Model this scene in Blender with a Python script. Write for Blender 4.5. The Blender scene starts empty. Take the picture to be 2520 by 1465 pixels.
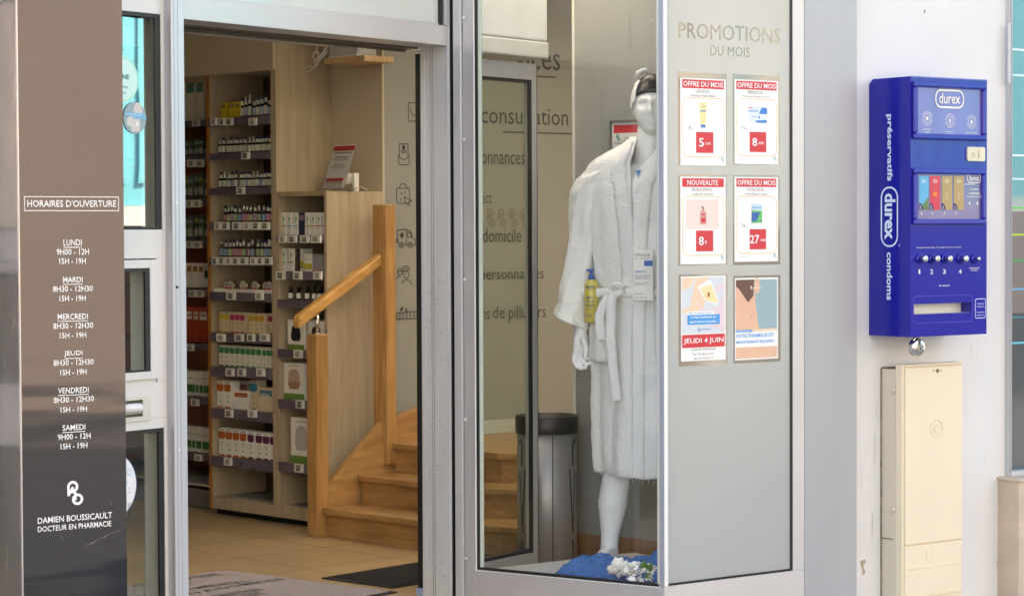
import bpy, bmesh, math, random
from mathutils import Vector, Matrix
random.seed(7)
PI=math.pi; rad=math.radians
SC=bpy.context.scene; COL=SC.collection
# ------------------------------------------------------------------ camera
CX,CY,FO,H=1260.,732.5,5666.3,1.4            # reference picture is 2520 x 1465 of these units
PITCH,ROLL=rad(1.7488),rad(.2436)
def _m():
    d=(0,-math.sin(PITCH),-math.cos(PITCH)); r=(1,0,0); c,s=math.cos(ROLL),math.sin(ROLL)
    return (tuple(c*a+s*b for a,b in zip(r,d)),tuple(-s*a+c*b for a,b in zip(r,d)),(0,math.cos(PITCH),-math.sin(PITCH)))
CR,CD,CF=_m()
cam=bpy.data.cameras.new('camera'); cob=bpy.data.objects.new('camera',cam); COL.objects.link(cob)
cob.matrix_world=Matrix(((CR[0],-CD[0],-CF[0],0),(CR[1],-CD[1],-CF[1],0),(CR[2],-CD[2],-CF[2],H),(0,0,0,1)))
cam.sensor_width=36; cam.lens=FO/2520*36; cam.clip_end=500; cam.clip_start=.1
cam.dof.use_dof=True; cam.dof.focus_distance=8.3; cam.dof.aperture_fstop=9
SC.camera=cob
# ------------------------------------------------------------------ light
SUN_AZ,SUN_EL=-36.,48.
w=bpy.data.worlds.new('World'); SC.world=w; w.use_nodes=True
nt=w.node_tree; bg=nt.nodes['Background']; sky=nt.nodes.new('ShaderNodeTexSky'); sky.sky_type='NISHITA'
sky.sun_disc=False; sky.sun_elevation=rad(SUN_EL); sky.sun_rotation=rad(SUN_AZ); sky.air_density=1.0; sky.dust_density=2.5
nt.links.new(sky.outputs[0],bg.inputs[0]); bg.inputs[1].default_value=.15
sl=bpy.data.lights.new('sun','SUN'); sl.energy=4.5; sl.angle=rad(.5); sl.color=(1,.95,.87)
so=bpy.data.objects.new('sun',sl); COL.objects.link(so); so.location=(0,0,20)
so.rotation_euler=Vector((math.sin(rad(SUN_AZ))*math.cos(rad(SUN_EL)),math.cos(rad(SUN_AZ))*math.cos(rad(SUN_EL)),math.sin(rad(SUN_EL)))).to_track_quat('Z','Y').to_euler()
vs=SC.view_settings; vs.view_transform='Standard'; vs.look='None'; vs.gamma=1; vs.use_curve_mapping=False; vs.exposure=2.55
try: vs.use_white_balance=True; vs.white_balance_temperature=8100; vs.white_balance_tint=10
except Exception: pass
SC.cycles.use_denoising=True; SC.cycles.max_bounces=10; SC.cycles.diffuse_bounces=6; SC.cycles.transparent_max_bounces=24
SC.cycles.sample_clamp_indirect=6; SC.cycles.caustics_reflective=False; SC.cycles.caustics_refractive=False
# ------------------------------------------------------------------ surveying
def ray(px,py):
    a,b=(px-CX)/FO,(py-CY)/FO
    return [a*CR[i]+b*CD[i]+CF[i] for i in range(3)]
def flo(px,py,z=0.):
    r=ray(px,py); t=(z-H)/r[2]; return (r[0]*t,r[1]*t)
def dep(px,Y):
    r=ray(px,559); return (r[0]/r[1]*Y,Y)
class Fr:                                     # a wall's own axes: x along it to the right, y into it, z up
    def __init__(s,o,az):
        s.o=(o[0],o[1]); s.az=az; a=rad(az); s.x=(math.sin(a),math.cos(a)); s.y=(-math.cos(a),math.sin(a)); s.rz=PI/2-a
    def loc(s,p): dx,dy=p[0]-s.o[0],p[1]-s.o[1]; return (dx*s.x[0]+dy*s.x[1],dx*s.y[0]+dy*s.y[1])
    def wld(s,x,y,z=0): return (s.o[0]+x*s.x[0]+y*s.y[0],s.o[1]+x*s.x[1]+y*s.y[1],z)
    def _r(s,px,py): r=ray(px,py); o=s.loc((0,0)); return o,(r[0]*s.x[0]+r[1]*s.x[1],r[0]*s.y[0]+r[1]*s.y[1],r[2])
    def at(s,px,py,y=0.): o,r=s._r(px,py); t=(y-o[1])/r[1]; return (o[0]+t*r[0],H+t*r[2])
    def X(s,px,py=559,y=0.): return s.at(px,py,y)[0]
    def Z(s,px,py,y=0.): return s.at(px,py,y)[1]
    def atx(s,px,py,x=0.): o,r=s._r(px,py); t=(x-o[0])/r[0]; return (o[1]+t*r[1],H+t*r[2])
J=dep(1112,8.62)
D=Fr(J,35.93); V=Fr(J,123.44)
_x=V.X(1633); K=V.wld(_x,0)[:2]
W=Fr(K,53.8)
N=(-.8866,10.3967); A=Fr(N,136.07)
_t=ray(1000,1080); _s=(.39-H)/_t[2]; T=Fr((_t[0]*_s,_t[1]*_s),53.3)
S=Fr(dep(305,6.75),55.5)
G=Fr(flo(1419,1308,.12),127.)
WD=Fr((0,0),90.)                              # world axes
# ------------------------------------------------------------------ materials
def nodes(m): m.use_nodes=True; return m.node_tree,m.node_tree.nodes,m.node_tree.links
MATS={}
def mat(name,col,rough=.5,metal=0.,var=.06,sc=6.,st=(1,1,1),bump=0.,bsc=None,coat=0.,spec=.5,dirt=None,dsc=1.5,dthr=.62,rvar=.08,ior=1.5,sheen=0,coord='Object',anis=0):
    if name in MATS: return MATS[name]
    m=bpy.data.materials.new(name); t,n,l=nodes(m); b=n['Principled BSDF']
    tc=n.new('ShaderNodeTexCoord'); mp=n.new('ShaderNodeMapping'); mp.inputs['Scale'].default_value=st; l.new(tc.outputs[coord],mp.inputs[0])
    nz=n.new('ShaderNodeTexNoise'); nz.inputs['Scale'].default_value=sc; nz.inputs['Detail'].default_value=6; l.new(mp.outputs[0],nz.inputs[0])
    rp=n.new('ShaderNodeMapRange'); rp.inputs['From Min'].default_value=.3; rp.inputs['From Max'].default_value=.7; rp.inputs['To Min'].default_value=1-var; rp.inputs['To Max'].default_value=1+var
    l.new(nz.outputs[0],rp.inputs[0])
    mx=n.new('ShaderNodeVectorMath'); mx.operation='SCALE'; mx.inputs[0].default_value=col[:3]; l.new(rp.outputs[0],mx.inputs['Scale'])
    out=mx.outputs[0]
    if dirt:
        n2=n.new('ShaderNodeTexNoise'); n2.inputs['Scale'].default_value=dsc; n2.inputs['Detail'].default_value=9; n2.inputs['Roughness'].default_value=.7; l.new(tc.outputs[coord],n2.inputs[0])
        r2=n.new('ShaderNodeMapRange'); r2.inputs['From Min'].default_value=dthr; r2.inputs['From Max'].default_value=dthr+.12; r2.inputs['To Max'].default_value=.75; l.new(n2.outputs[0],r2.inputs[0])
        m2=n.new('ShaderNodeMix'); m2.data_type='RGBA'; m2.inputs[7].default_value=(*dirt,1); l.new(out,m2.inputs[6]); l.new(r2.outputs[0],m2.inputs[0]); out=m2.outputs[2]
    l.new(out,b.inputs['Base Color'])
    rr=n.new('ShaderNodeMapRange'); rr.inputs['To Min'].default_value=max(0,rough-rvar); rr.inputs['To Max'].default_value=rough+rvar; l.new(nz.outputs[0],rr.inputs[0]); l.new(rr.outputs[0],b.inputs['Roughness'])
    b.inputs['Metallic'].default_value=metal; b.inputs['Coat Weight'].default_value=coat; b.inputs['Coat Roughness'].default_value=.04
    b.inputs['Specular IOR Level'].default_value=spec; b.inputs['IOR'].default_value=ior; b.inputs['Sheen Weight'].default_value=sheen
    if bump:
        bn=n.new('ShaderNodeTexNoise'); bn.inputs['Scale'].default_value=bsc or sc*4; bn.inputs['Detail'].default_value=5; l.new(mp.outputs[0],bn.inputs[0])
        bp=n.new('ShaderNodeBump'); bp.inputs['Strength'].default_value=bump; bp.inputs['Distance'].default_value=.004; l.new(bn.outputs[0],bp.inputs['Height']); l.new(bp.outputs[0],b.inputs['Normal'])
    MATS[name]=m; return m
def wood(name,c1,c2,sc=3.,st=(14,14,1.1),rough=.45,bands=8.):
    if name in MATS: return MATS[name]
    m=bpy.data.materials.new(name); t,n,l=nodes(m); b=n['Principled BSDF']
    tc=n.new('ShaderNodeTexCoord'); mp=n.new('ShaderNodeMapping'); mp.inputs['Scale'].default_value=st; l.new(tc.outputs['Object'],mp.inputs[0])
    nz=n.new('ShaderNodeTexNoise'); nz.inputs['Scale'].default_value=sc; nz.inputs['Detail'].default_value=8; nz.inputs['Distortion'].default_value=.6; l.new(mp.outputs[0],nz.inputs[0])
    wv=n.new('ShaderNodeTexWave'); wv.inputs['Scale'].default_value=bands/10; wv.inputs['Distortion'].default_value=7; wv.inputs['Detail'].default_value=3; l.new(mp.outputs[0],wv.inputs[0])
    ad=n.new('ShaderNodeMath'); ad.operation='MULTIPLY_ADD'; ad.inputs[1].default_value=.14; l.new(wv.outputs[0],ad.inputs[0]); l.new(nz.outputs[0],ad.inputs[2])
    cr=n.new('ShaderNodeValToRGB'); cr.color_ramp.elements[0].position=.35; cr.color_ramp.elements[1].position=.78
    cr.color_ramp.elements[0].color=(*c1,1); cr.color_ramp.elements[1].color=(*c2,1); l.new(ad.outputs[0],cr.inputs[0]); l.new(cr.outputs[0],b.inputs['Base Color'])
    b.inputs['Roughness'].default_value=rough
    bp=n.new('ShaderNodeBump'); bp.inputs['Strength'].default_value=.12; bp.inputs['Distance'].default_value=.002; l.new(nz.outputs[0],bp.inputs['Height']); l.new(bp.outputs[0],b.inputs['Normal'])
    MATS[name]=m; return m
def glass(name,f0=.05,tint=(.93,.96,.94),gcol=(1,1,1)):
    m=bpy.data.materials.new(name); t,n,l=nodes(m); n.clear(); o=n.new('ShaderNodeOutputMaterial')
    tr=n.new('ShaderNodeBsdfTransparent'); tr.inputs[0].default_value=(*tint,1); gl=n.new('ShaderNodeBsdfGlossy'); gl.inputs['Roughness'].default_value=.0; gl.inputs[0].default_value=(*gcol,1)
    lw=n.new('ShaderNodeLayerWeight'); lw.inputs[0].default_value=.5; pw=n.new('ShaderNodeMath'); pw.operation='POWER'; pw.inputs[1].default_value=5; l.new(lw.outputs['Facing'],pw.inputs[0])
    ma=n.new('ShaderNodeMath'); ma.operation='MULTIPLY_ADD'; ma.inputs[1].default_value=1-f0; ma.inputs[2].default_value=f0; l.new(pw.outputs[0],ma.inputs[0])
    tc=n.new('ShaderNodeTexCoord'); nz=n.new('ShaderNodeTexNoise'); nz.inputs['Scale'].default_value=1.7; l.new(tc.outputs['Object'],nz.inputs[0]); bp=n.new('ShaderNodeBump'); bp.inputs['Strength'].default_value=.03; bp.inputs['Distance'].default_value=.02
    l.new(nz.outputs[0],bp.inputs['Height']); l.new(bp.outputs[0],gl.inputs['Normal'])
    mx=n.new('ShaderNodeMixShader'); l.new(ma.outputs[0],mx.inputs[0]); l.new(tr.outputs[0],mx.inputs[1]); l.new(gl.outputs[0],mx.inputs[2]); l.new(mx.outputs[0],o.inputs[0])
    MATS[name]=m; return m
def veil(name,col,alpha,rough=.8):            # thin net: part cloth, part see-through
    m=bpy.data.materials.new(name); t,n,l=nodes(m); b=n['Principled BSDF']; o=n['Material Output']; b.inputs['Base Color'].default_value=(*col,1); b.inputs['Roughness'].default_value=rough
    tr=n.new('ShaderNodeBsdfTransparent'); mx=n.new('ShaderNodeMixShader'); tc=n.new('ShaderNodeTexCoord'); nz=n.new('ShaderNodeTexNoise'); nz.inputs['Scale'].default_value=9; l.new(tc.outputs['Object'],nz.inputs[0])
    r=n.new('ShaderNodeMapRange'); r.inputs['To Min'].default_value=alpha-.2; r.inputs['To Max'].default_value=alpha+.2; l.new(nz.outputs[0],r.inputs[0]); l.new(r.outputs[0],mx.inputs[0]); l.new(tr.outputs[0],mx.inputs[1]); l.new(b.outputs[0],mx.inputs[2]); l.new(mx.outputs[0],o.inputs[0])
    n3=n.new('ShaderNodeTexNoise'); n3.inputs['Scale'].default_value=34; n3.inputs['Distortion'].default_value=1.5; l.new(tc.outputs['Object'],n3.inputs[0]); b3=n.new('ShaderNodeBump'); b3.inputs['Strength'].default_value=.9; b3.inputs['Distance'].default_value=.02; l.new(n3.outputs[0],b3.inputs['Height']); l.new(b3.outputs[0],b.inputs['Normal'])
    MATS[name]=m; return m
def flat(name,col,rough=.6): return mat(name,col,rough,var=.03,sc=20,rvar=.03)
# ------------------------------------------------------------------ mesh builder
_txt={}
def glyphs(s,bold):
    k=(s,bold)
    if k not in _txt:
        c=bpy.data.curves.new('t','FONT'); c.body=s; c.offset=bold; c.resolution_u=2; o=bpy.data.objects.new('t',c); COL.objects.link(o)
        me=bpy.data.meshes.new_from_object(o.evaluated_get(bpy.context.evaluated_depsgraph_get())); 
        _txt[k]=([(v.co.x,v.co.y) for v in me.vertices],[tuple(p.vertices) for p in me.polygons]); bpy.data.objects.remove(o); bpy.data.curves.remove(c); bpy.data.meshes.remove(me)
    return _txt[k]
class MB:
    def __init__(s): s.v=[];s.f=[];s.mi=[];s.m=0;s.sm=[]
    def add(s,vs,fs,smooth=False):
        b=len(s.v); s.v+=[tuple(v) for v in vs]
        for f in fs: s.f.append(tuple(b+i for i in f)); s.mi.append(s.m); s.sm.append(smooth)
        return s
    def box(s,x0,x1,y0,y1,z0,z1):
        if x0>x1:x0,x1=x1,x0
        if y0>y1:y0,y1=y1,y0
        if z0>z1:z0,z1=z1,z0
        return s.add([(x0,y0,z0),(x1,y0,z0),(x1,y1,z0),(x0,y1,z0),(x0,y0,z1),(x1,y0,z1),(x1,y1,z1),(x0,y1,z1)],[(0,3,2,1),(4,5,6,7),(0,1,5,4),(1,2,6,5),(2,3,7,6),(3,0,4,7)])
    def poly(s,pts,y): return s.add([(p[0],y,p[1]) for p in pts],[tuple(range(len(pts)))])       # flat shape facing -y
    def rect(s,x0,x1,z0,z1,y): return s.poly([(x0,z0),(x1,z0),(x1,z1),(x0,z1)],y)
    def prism(s,pts,y0,y1):                    # xz outline, extruded along y
        n=len(pts); s.add([(p[0],y0,p[1]) for p in pts]+[(p[0],y1,p[1]) for p in pts],[tuple(range(n)),tuple(range(2*n-1,n-1,-1))]+[(i,i+n,(i+1)%n+n,(i+1)%n) for i in range(n)]); return s
    def prismx(s,pts,x0,x1):                   # yz outline, extruded along x
        n=len(pts); s.add([(x0,p[0],p[1]) for p in pts]+[(x1,p[0],p[1]) for p in pts],[tuple(range(n)),tuple(range(2*n-1,n-1,-1))]+[(i,i+n,(i+1)%n+n,(i+1)%n) for i in range(n)]); return s
    def ell(s,cx,cz,rx,rz,y,n=32,a0=0,a1=2*PI): return s.poly([(cx+rx*math.cos(a0+(a1-a0)*i/n),cz+rz*math.sin(a0+(a1-a0)*i/n)) for i in range(n+(a1-a0<6.2))],y)
    def text(s,t,x0,x1,z0,z1,y,bold=0.):
        vs,fs=glyphs(t,bold); 
        if not vs: return s
        ax=min(v[0] for v in vs);bx=max(v[0] for v in vs);az=min(v[1] for v in vs);bz=max(v[1] for v in vs)
        return s.add([(x0+(v[0]-ax)/(bx-ax)*(x1-x0),y,z0+(v[1]-az)/(bz-az)*(z1-z0)) for v in vs],fs)
    def textv(s,t,x0,x1,z0,z1,y,bold=0.):      # reads downward (rotated a quarter turn clockwise): x0..x1 is glyph height
        vs,fs=glyphs(t,bold); ax=min(v[0] for v in vs);bx=max(v[0] for v in vs);az=min(v[1] for v in vs);bz=max(v[1] for v in vs)
        return s.add([(x0+(v[1]-az)/(bz-az)*(x1-x0),y,z1-(v[0]-ax)/(bx-ax)*(z1-z0)) for v in vs],fs)
    def line(s,pts,w,y,closed=False):          # ribbon in the xz plane
        if closed: pts=list(pts)+[pts[0],pts[1]]
        for i in range(len(pts)-1):
            (ax,az),(bx,bz)=pts[i],pts[i+1]; L=math.hypot(bx-ax,bz-az) or 1e-9; nx,nz=-(bz-az)/L*w/2,(bx-ax)/L*w/2; ex,ez=(bx-ax)/L*w*.25,(bz-az)/L*w*.25
            s.add([(ax-ex-nx,y-1e-6*i,az-ez-nz),(bx+ex-nx,y-1e-6*i,bz+ez-nz),(bx+ex+nx,y-1e-6*i,bz+ez+nz),(ax-ex+nx,y-1e-6*i,az-ez+nz)],[(0,1,2,3)])
        return s
    def lathe(s,cx,cy,prof,n=16,smooth=True,caps=True):   # prof [(r,z)]
        vs=[(cx+r*math.cos(2*PI*i/n),cy+r*math.sin(2*PI*i/n),z) for r,z in prof for i in range(n)]
        fs=[(k*n+i,k*n+(i+1)%n,(k+1)*n+(i+1)%n,(k+1)*n+i) for k in range(len(prof)-1) for i in range(n)]
        s.add(vs,fs,smooth)
        if caps:
            b=len(s.v)-len(vs); s.f.append(tuple(b+i for i in range(n))[::-1]); s.f.append(tuple(b+(len(prof)-1)*n+i for i in range(n))); s.mi+=[s.m]*2; s.sm+=[False]*2
        return s
    def tube(s,pts,r,n=8,cap=True):
        P=[Vector(p) for p in pts]; R=r if isinstance(r,(list,tuple)) else [r]*len(P); rings=[]; up=None
        for i,p in enumerate(P):
            d=(P[min(i+1,len(P)-1)]-P[max(i-1,0)]).normalized()
            if up is None: up=Vector((0,0,1)) if abs(d.z)<.9 else Vector((1,0,0))
            a=d.cross(up).normalized(); b=a.cross(d).normalized(); up=b
            rings+= [p+a*R[i]*math.cos(2*PI*k/n)+b*R[i]*math.sin(2*PI*k/n) for k in range(n)]
        fs=[(i*n+k,i*n+(k+1)%n,(i+1)*n+(k+1)%n,(i+1)*n+k) for i in range(len(P)-1) for k in range(n)]
        b0=len(s.v); s.add(rings,fs,True)
        if cap: s.f+= [tuple(b0+k for k in range(n))[::-1],tuple(b0+(len(P)-1)*n+k for k in range(n))]; s.mi+=[s.m]*2; s.sm+=[False]*2
        return s
    def grid(s,rows,smooth=True,closed=False):  # rows of equal-length point lists
        n=len(rows[0]); vs=[p for r in rows for p in r]; m=n if closed else n-1
        return s.add(vs,[(i*n+k,i*n+(k+1)%n,(i+1)*n+(k+1)%n,(i+1)*n+k) for i in range(len(rows)-1) for k in range(m)],smooth)
    def mesh(s,name,mats,o=(0,0,0)):
        me=bpy.data.meshes.new(name); me.from_pydata([(v[0]-o[0],v[1]-o[1],v[2]-o[2]) for v in s.v],[],s.f)
        for m in (mats if isinstance(mats,(list,tuple)) else [mats]): me.materials.append(m)
        me.polygons.foreach_set('material_index',s.mi); me.polygons.foreach_set('use_smooth',s.sm); me.update(); return me
def bevel(o,wd,seg=2):
    if wd: b=o.modifiers.new('bevel','BEVEL'); b.width=wd; b.segments=seg; b.limit_method='ANGLE'; b.angle_limit=rad(40); b.harden_normals=False
    return o
def tag(o,label=None,cat=None,group=None,kind=None):
    for k,v in (('label',label),('category',cat),('group',group),('kind',kind)):
        if v: o[k]=v
    return o
class Thing:
    def __init__(s,name,label,cat,F,o=(0,0,0),group=None,kind=None):
        s.o=o; s.F=F; s.e=bpy.data.objects.new(name,None); s.e.empty_display_size=.05; COL.objects.link(s.e); s.e.location=F.wld(*o[:2],o[2]); s.e.rotation_euler=(0,0,F.rz); tag(s.e,label,cat,group,kind)
    def part(s,name,mb,mats,bv=0,parent=None,label=None):
        ob=bpy.data.objects.new(name,mb.mesh(name,mats,s.o)); COL.objects.link(ob); ob.parent=parent or s.e
        if label: ob['label']=label
        return bevel(ob,bv)
def solo(name,label,cat,F,mb,mats,o=(0,0,0),group=None,kind=None,bv=0):
    ob=bpy.data.objects.new(name,mb.mesh(name,mats,o)); COL.objects.link(ob); ob.location=F.wld(*o[:2],o[2]); ob.rotation_euler=(0,0,F.rz); return bevel(tag(ob,label,cat,group,kind),bv)
def struct(name,F,mb,mats,bv=0): return solo(name,None,None,F,mb,mats,kind='structure',bv=bv)
ORD=['first','second','third','fourth','fifth','sixth','seventh','eighth','ninth','tenth','eleventh','twelfth','thirteenth','fourteenth','fifteenth','sixteenth','seventeenth','eighteenth','nineteenth','twentieth']
# palette
ALU=mat('anodised_aluminium',(.55,.55,.575),.36,.35,.04,3,(8,8,.4),dirt=(.36,.33,.30),dsc=2.2,dthr=.70)
ALUW=mat('white_powder_coat',(.68,.66,.63),.42,.05,.03,3,dirt=(.55,.52,.47),dsc=2.,dthr=.72)
ALUH=mat('pale_satin_metal',(.55,.545,.535),.34,.25,.03,2,(1,1,6))
ALUD=mat('blue_grey_metal',(.27,.29,.33),.32,.5,.05,2,(6,6,.4))
SATIN=mat('satin_cladding',(.385,.39,.405),.42,.2,.04,2,(4,4,.5),dirt=(.38,.36,.33),dsc=2.5,dthr=.73)
GASK=mat('black_rubber',(.012,.012,.012),.45,0,.1,20)
DARK=mat('dark_bronze_track',(.08,.065,.05),.4,.3,.1,10)
MAPLE=wood('maple_board',(.40,.315,.215),(.51,.42,.305))
MAPLED=wood('maple_edge',(.36,.26,.16),(.48,.365,.245))
OAK=wood('varnished_ash',(.33,.165,.055),(.54,.305,.12),3.,(10,10,.9),.3,10)
OAKH=wood('varnished_ash_tread',(.30,.15,.055),(.50,.29,.125),3.,(1.2,12,12),.3,8)
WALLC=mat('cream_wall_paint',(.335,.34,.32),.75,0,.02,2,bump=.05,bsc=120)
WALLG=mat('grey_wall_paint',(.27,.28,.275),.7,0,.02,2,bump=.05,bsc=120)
WHITEP=mat('white_plastic',(.78,.78,.77),.35,0,.02,8)
INK=flat('dark_grey_vinyl',(.035,.045,.045),.5)
WHT=flat('white_vinyl',(.85,.85,.85),.45)
RED=flat('red_print',(.62,.035,.045),.5)
BLUEP=flat('blue_print',(.03,.20,.55),.5)
PAPER=flat('white_paper',(.80,.80,.78),.55)
YEL=flat('ochre_print',(.72,.47,.10),.55)
GREYT=flat('grey_print',(.22,.22,.22),.6)
TEALP=flat('teal_print',(.05,.30,.28),.6)
SKIN=flat('skin_print',(.72,.44,.30),.6); SKIND=flat('skin_shade_print',(.50,.26,.16),.6)
LETW=flat('white_letters',(.8,.8,.8),.4)
def logo(mb,x0,x1,z0,z1,y,wd):                 # the pharmacy's looped mark: two linked loops with a leaning stroke
    f=lambda p:(x0+p[0]*(x1-x0),z0+p[1]*(z1-z0))
    a=[(.10,.42),(.08,.80)]+[(.36-.28*math.cos(t),.78+.22*math.sin(t)) for t in [PI*i/10 for i in range(1,11)]]+[(.60,.68),(.40,.58),(.30,.56)]
    b=[(.10,.44),(.30,.68),(.36,.76)]
    c=[(.34,.64),(.52,.50),(.52,.22)]
    d=[(.66+.28*math.cos(t),.22+.20*math.sin(t)) for t in [2*PI*i/16-PI*.9 for i in range(17)]]
    for i,q in enumerate((a,b,c,d)): mb.line([f(p) for p in q],wd,y-i*4e-5)
# ================================================================== SETTING
# ground, street
TILE=bpy.data.materials.new('beige_floor_tile'); t,n,l=nodes(TILE); b=n['Principled BSDF']
tc=n.new('ShaderNodeTexCoord'); mp=n.new('ShaderNodeMapping'); mp.inputs['Location'].default_value=(-(-7.391-.0)+0,0,0)
pt=Fr((0,0),136.07).loc; 
br=n.new('ShaderNodeTexBrick'); br.offset=0; br.inputs['Scale'].default_value=1; br.inputs['Mortar Size'].default_value=.005; br.inputs['Mortar Smooth'].default_value=.2
br.inputs['Brick Width'].default_value=.458; br.inputs['Row Height'].default_value=.458; br.inputs['Color1'].default_value=(.46,.32,.18,1); br.inputs['Color2'].default_value=(.50,.355,.20,1); br.inputs['Mortar'].default_value=(.12,.085,.055,1)
l.new(tc.outputs['Object'],mp.inputs[0]); l.new(mp.outputs[0],br.inputs[0]); nz=n.new('ShaderNodeTexNoise'); nz.inputs['Scale'].default_value=2.2; nz.inputs['Detail'].default_value=6; l.new(tc.outputs['Object'],nz.inputs[0])
mr=n.new('ShaderNodeMapRange'); mr.inputs['To Min'].default_value=.82; mr.inputs['To Max'].default_value=1.15; l.new(nz.outputs[0],mr.inputs[0]); sv=n.new('ShaderNodeVectorMath'); sv.operation='SCALE'; l.new(br.outputs[0],sv.inputs[0]); l.new(mr.outputs[0],sv.inputs['Scale']); l.new(sv.outputs[0],b.inputs['Base Color']); b.inputs['Roughness'].default_value=.28
FL=Fr((0,0),136.07)                            # floor axes follow the tiles
mp.inputs['Location'].default_value=(7.391+.458*4,-6.406+.458*20,0)
ASPH=mat('asphalt',(.055,.055,.058),.85,0,.2,40,bump=.5,bsc=160)
PAVE=mat('grey_pavement',(.26,.25,.24),.8,0,.12,8,bump=.3,bsc=90)
def prismz(mb,pts,z0,z1):
    n=len(pts); a=sum(pts[i][0]*pts[(i+1)%n][1]-pts[(i+1)%n][0]*pts[i][1] for i in range(n))
    if a<0: pts=pts[::-1]
    return mb.add([(p[0],p[1],z0) for p in pts]+[(p[0],p[1],z1) for p in pts],[tuple(range(n-1,-1,-1)),tuple(range(n,2*n))]+[(i,(i+1)%n,(i+1)%n+n,i+n) for i in range(n)])
w2=lambda F,x,y:F.wld(x,y)[:2]
m=MB(); m.add([(-120,-120,-.43),(120,-120,-.43),(120,120,-.43),(-120,120,-.43)],[(0,1,2,3)]); struct('ground',WD,m,ASPH)
m=MB(); prismz(m,[w2(W,-14,-3.2),w2(W,30,-3.2),w2(W,30,2),w2(W,-14,2)],-.425,-.30); struct('pavement',WD,m,PAVE,.01)
m=MB(); m.add([(*w2(W,-60,-14.5),-.425),(*w2(W,60,-14.5),-.425),(*w2(W,60,-14.4),-.425),(*w2(W,-60,-14.4),-.425)],[(0,1,2,3)]); struct('road_marking',WD,m,flat('road_paint',(.7,.7,.68)))
lw=lambda F,x,y,z=0:FL.loc(F.wld(x,y,z))
m=MB(); prismz(m,[lw(D,-3.2,.0),lw(D,0,.0),lw(V,V.loc(K)[0]-.01,.06),lw(W,.6,.1),lw(W,.6,.3),lw(W,9,.3),lw(W,9,7),lw(D,-3.2,7)],-.298,0.); struct('shop_floor',FL,m,TILE)
KX=V.loc(K)[0]
CEIL=mat('ceiling_paint',(.62,.60,.54),.8); FILLD=bpy.data.materials.new('added_light_diffuser'); t,n,l=nodes(FILLD); n.clear(); o_=n.new('ShaderNodeOutputMaterial'); tl=n.new('ShaderNodeBsdfTranslucent'); tl.inputs[0].default_value=(.80,.79,.76,1); l.new(tl.outputs[0],o_.inputs[0])  # translucent diffuser for the roof panel added to brighten the interior
zc=2.78
m=MB(); prismz(m,[w2(D,-3.2,.32),w2(D,0,.34),w2(W,.0,1.2),w2(W,-3.2,1.2)],zc,zc+.2)
prismz(m,[w2(V,KX-.2,.35),w2(W,.5,.3),w2(W,9,.3),w2(W,9,.75),w2(W,0,.75)],zc,zc+.2)
prismz(m,[w2(W,-3.6,1.62),w2(W,.3,1.62),w2(W,.3,1.6),w2(W,9,1.6),w2(W,9,7.3),w2(W,-3.6,7.3)],zc,zc+.2)
for x in (-3.6,-1.,2.,5.,8.9): prismz(m,[w2(W,x,1.202),w2(W,x+.1,1.202),w2(W,x+.1,1.598),w2(W,x,1.598)],zc,zc+.2)
struct('ceiling',WD,m,CEIL)
m=MB(); prismz(m,[w2(W,-3.6,1.15),w2(W,-.1,1.15),w2(W,-.1,.7),w2(W,9,.7),w2(W,9,1.65),w2(W,-3.6,1.65)],zc+.21,zc+.22)
solo('added_light_panel','unseen frosted roof panel added to bring daylight into the shop','added_light_panel',WD,m,FILLD)  # added out of view, lets extra daylight onto stairs, shelves and robe
# walls round the shop
EXTW=mat('cream_render',(.69,.685,.67),.7,0,.03,3,bump=.15,bsc=60,dirt=(.62,.58,.50),dsc=1.9,dthr=.62)
m=MB(); prismz(m,[w2(D,-3.3,0),w2(D,0,0.0),w2(V,KX,0),w2(W,9,0),w2(W,9,.3),w2(W,.45,.3),w2(V,KX-.25,.33),w2(D,0,.33),w2(D,-3.3,.3)],2.62,5.6)
solo('upper_facade','rendered upper storey of the shop above the entrance','facade',WD,m,EXTW)
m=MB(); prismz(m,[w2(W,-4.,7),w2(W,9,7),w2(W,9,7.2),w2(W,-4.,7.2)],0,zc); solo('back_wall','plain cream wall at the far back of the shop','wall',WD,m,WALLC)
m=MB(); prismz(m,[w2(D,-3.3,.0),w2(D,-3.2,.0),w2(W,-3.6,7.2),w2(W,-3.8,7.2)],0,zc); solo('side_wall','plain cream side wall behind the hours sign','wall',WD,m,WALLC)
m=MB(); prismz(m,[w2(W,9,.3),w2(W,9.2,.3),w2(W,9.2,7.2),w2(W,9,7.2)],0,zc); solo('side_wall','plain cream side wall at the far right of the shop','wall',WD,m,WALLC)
# ================================================================== ENTRANCE FRAME (plane D)
zH=D.Z(455,47); zH2=zH+ (D.Z(779,23.5)-D.Z(779,76)); xJ=D.X(1104,110)
xPL=D.X(425,559); xPR=D.X(457.6,559); FY=.03
E_=Thing('entrance_frame','white and aluminium entrance framing with side panes left of the open doorway','door frame',D,D.loc((*D.wld(-3.,0)[:2],0))+(0,))
p=lambda px,py,y=0.:D.at(px,py,y)
m=MB(); m.box(xPR,xJ,.004,.14,zH,zH2); m.box(xPR,xJ-.02,.016,.13,zH2,zH2+.008); E_.part('header',m,ALUH,.002)
m=MB(); m.box(xPR,xJ-.004,.141,.20,zH-.006,zH+.03); m.box(xPR,xJ-.004,.2,.215,zH-.014,zH+.03); E_.part('door_track',m,DARK)
m=MB(); m.box(xPR-.3,xJ-.3,.231,.36,zH-.004,zH+.3); E_.part('motor_cover',m,ALUH,.004)
m=MB(); m.box(xPL,xPR,0,.14,0,2.62); E_.part('post',m,ALU,.003)
pst=m=MB()
for q in (xPL+.012,xPL+.030): m.box(q,q+.0012,-.0006,0,0,2.6)
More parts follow.
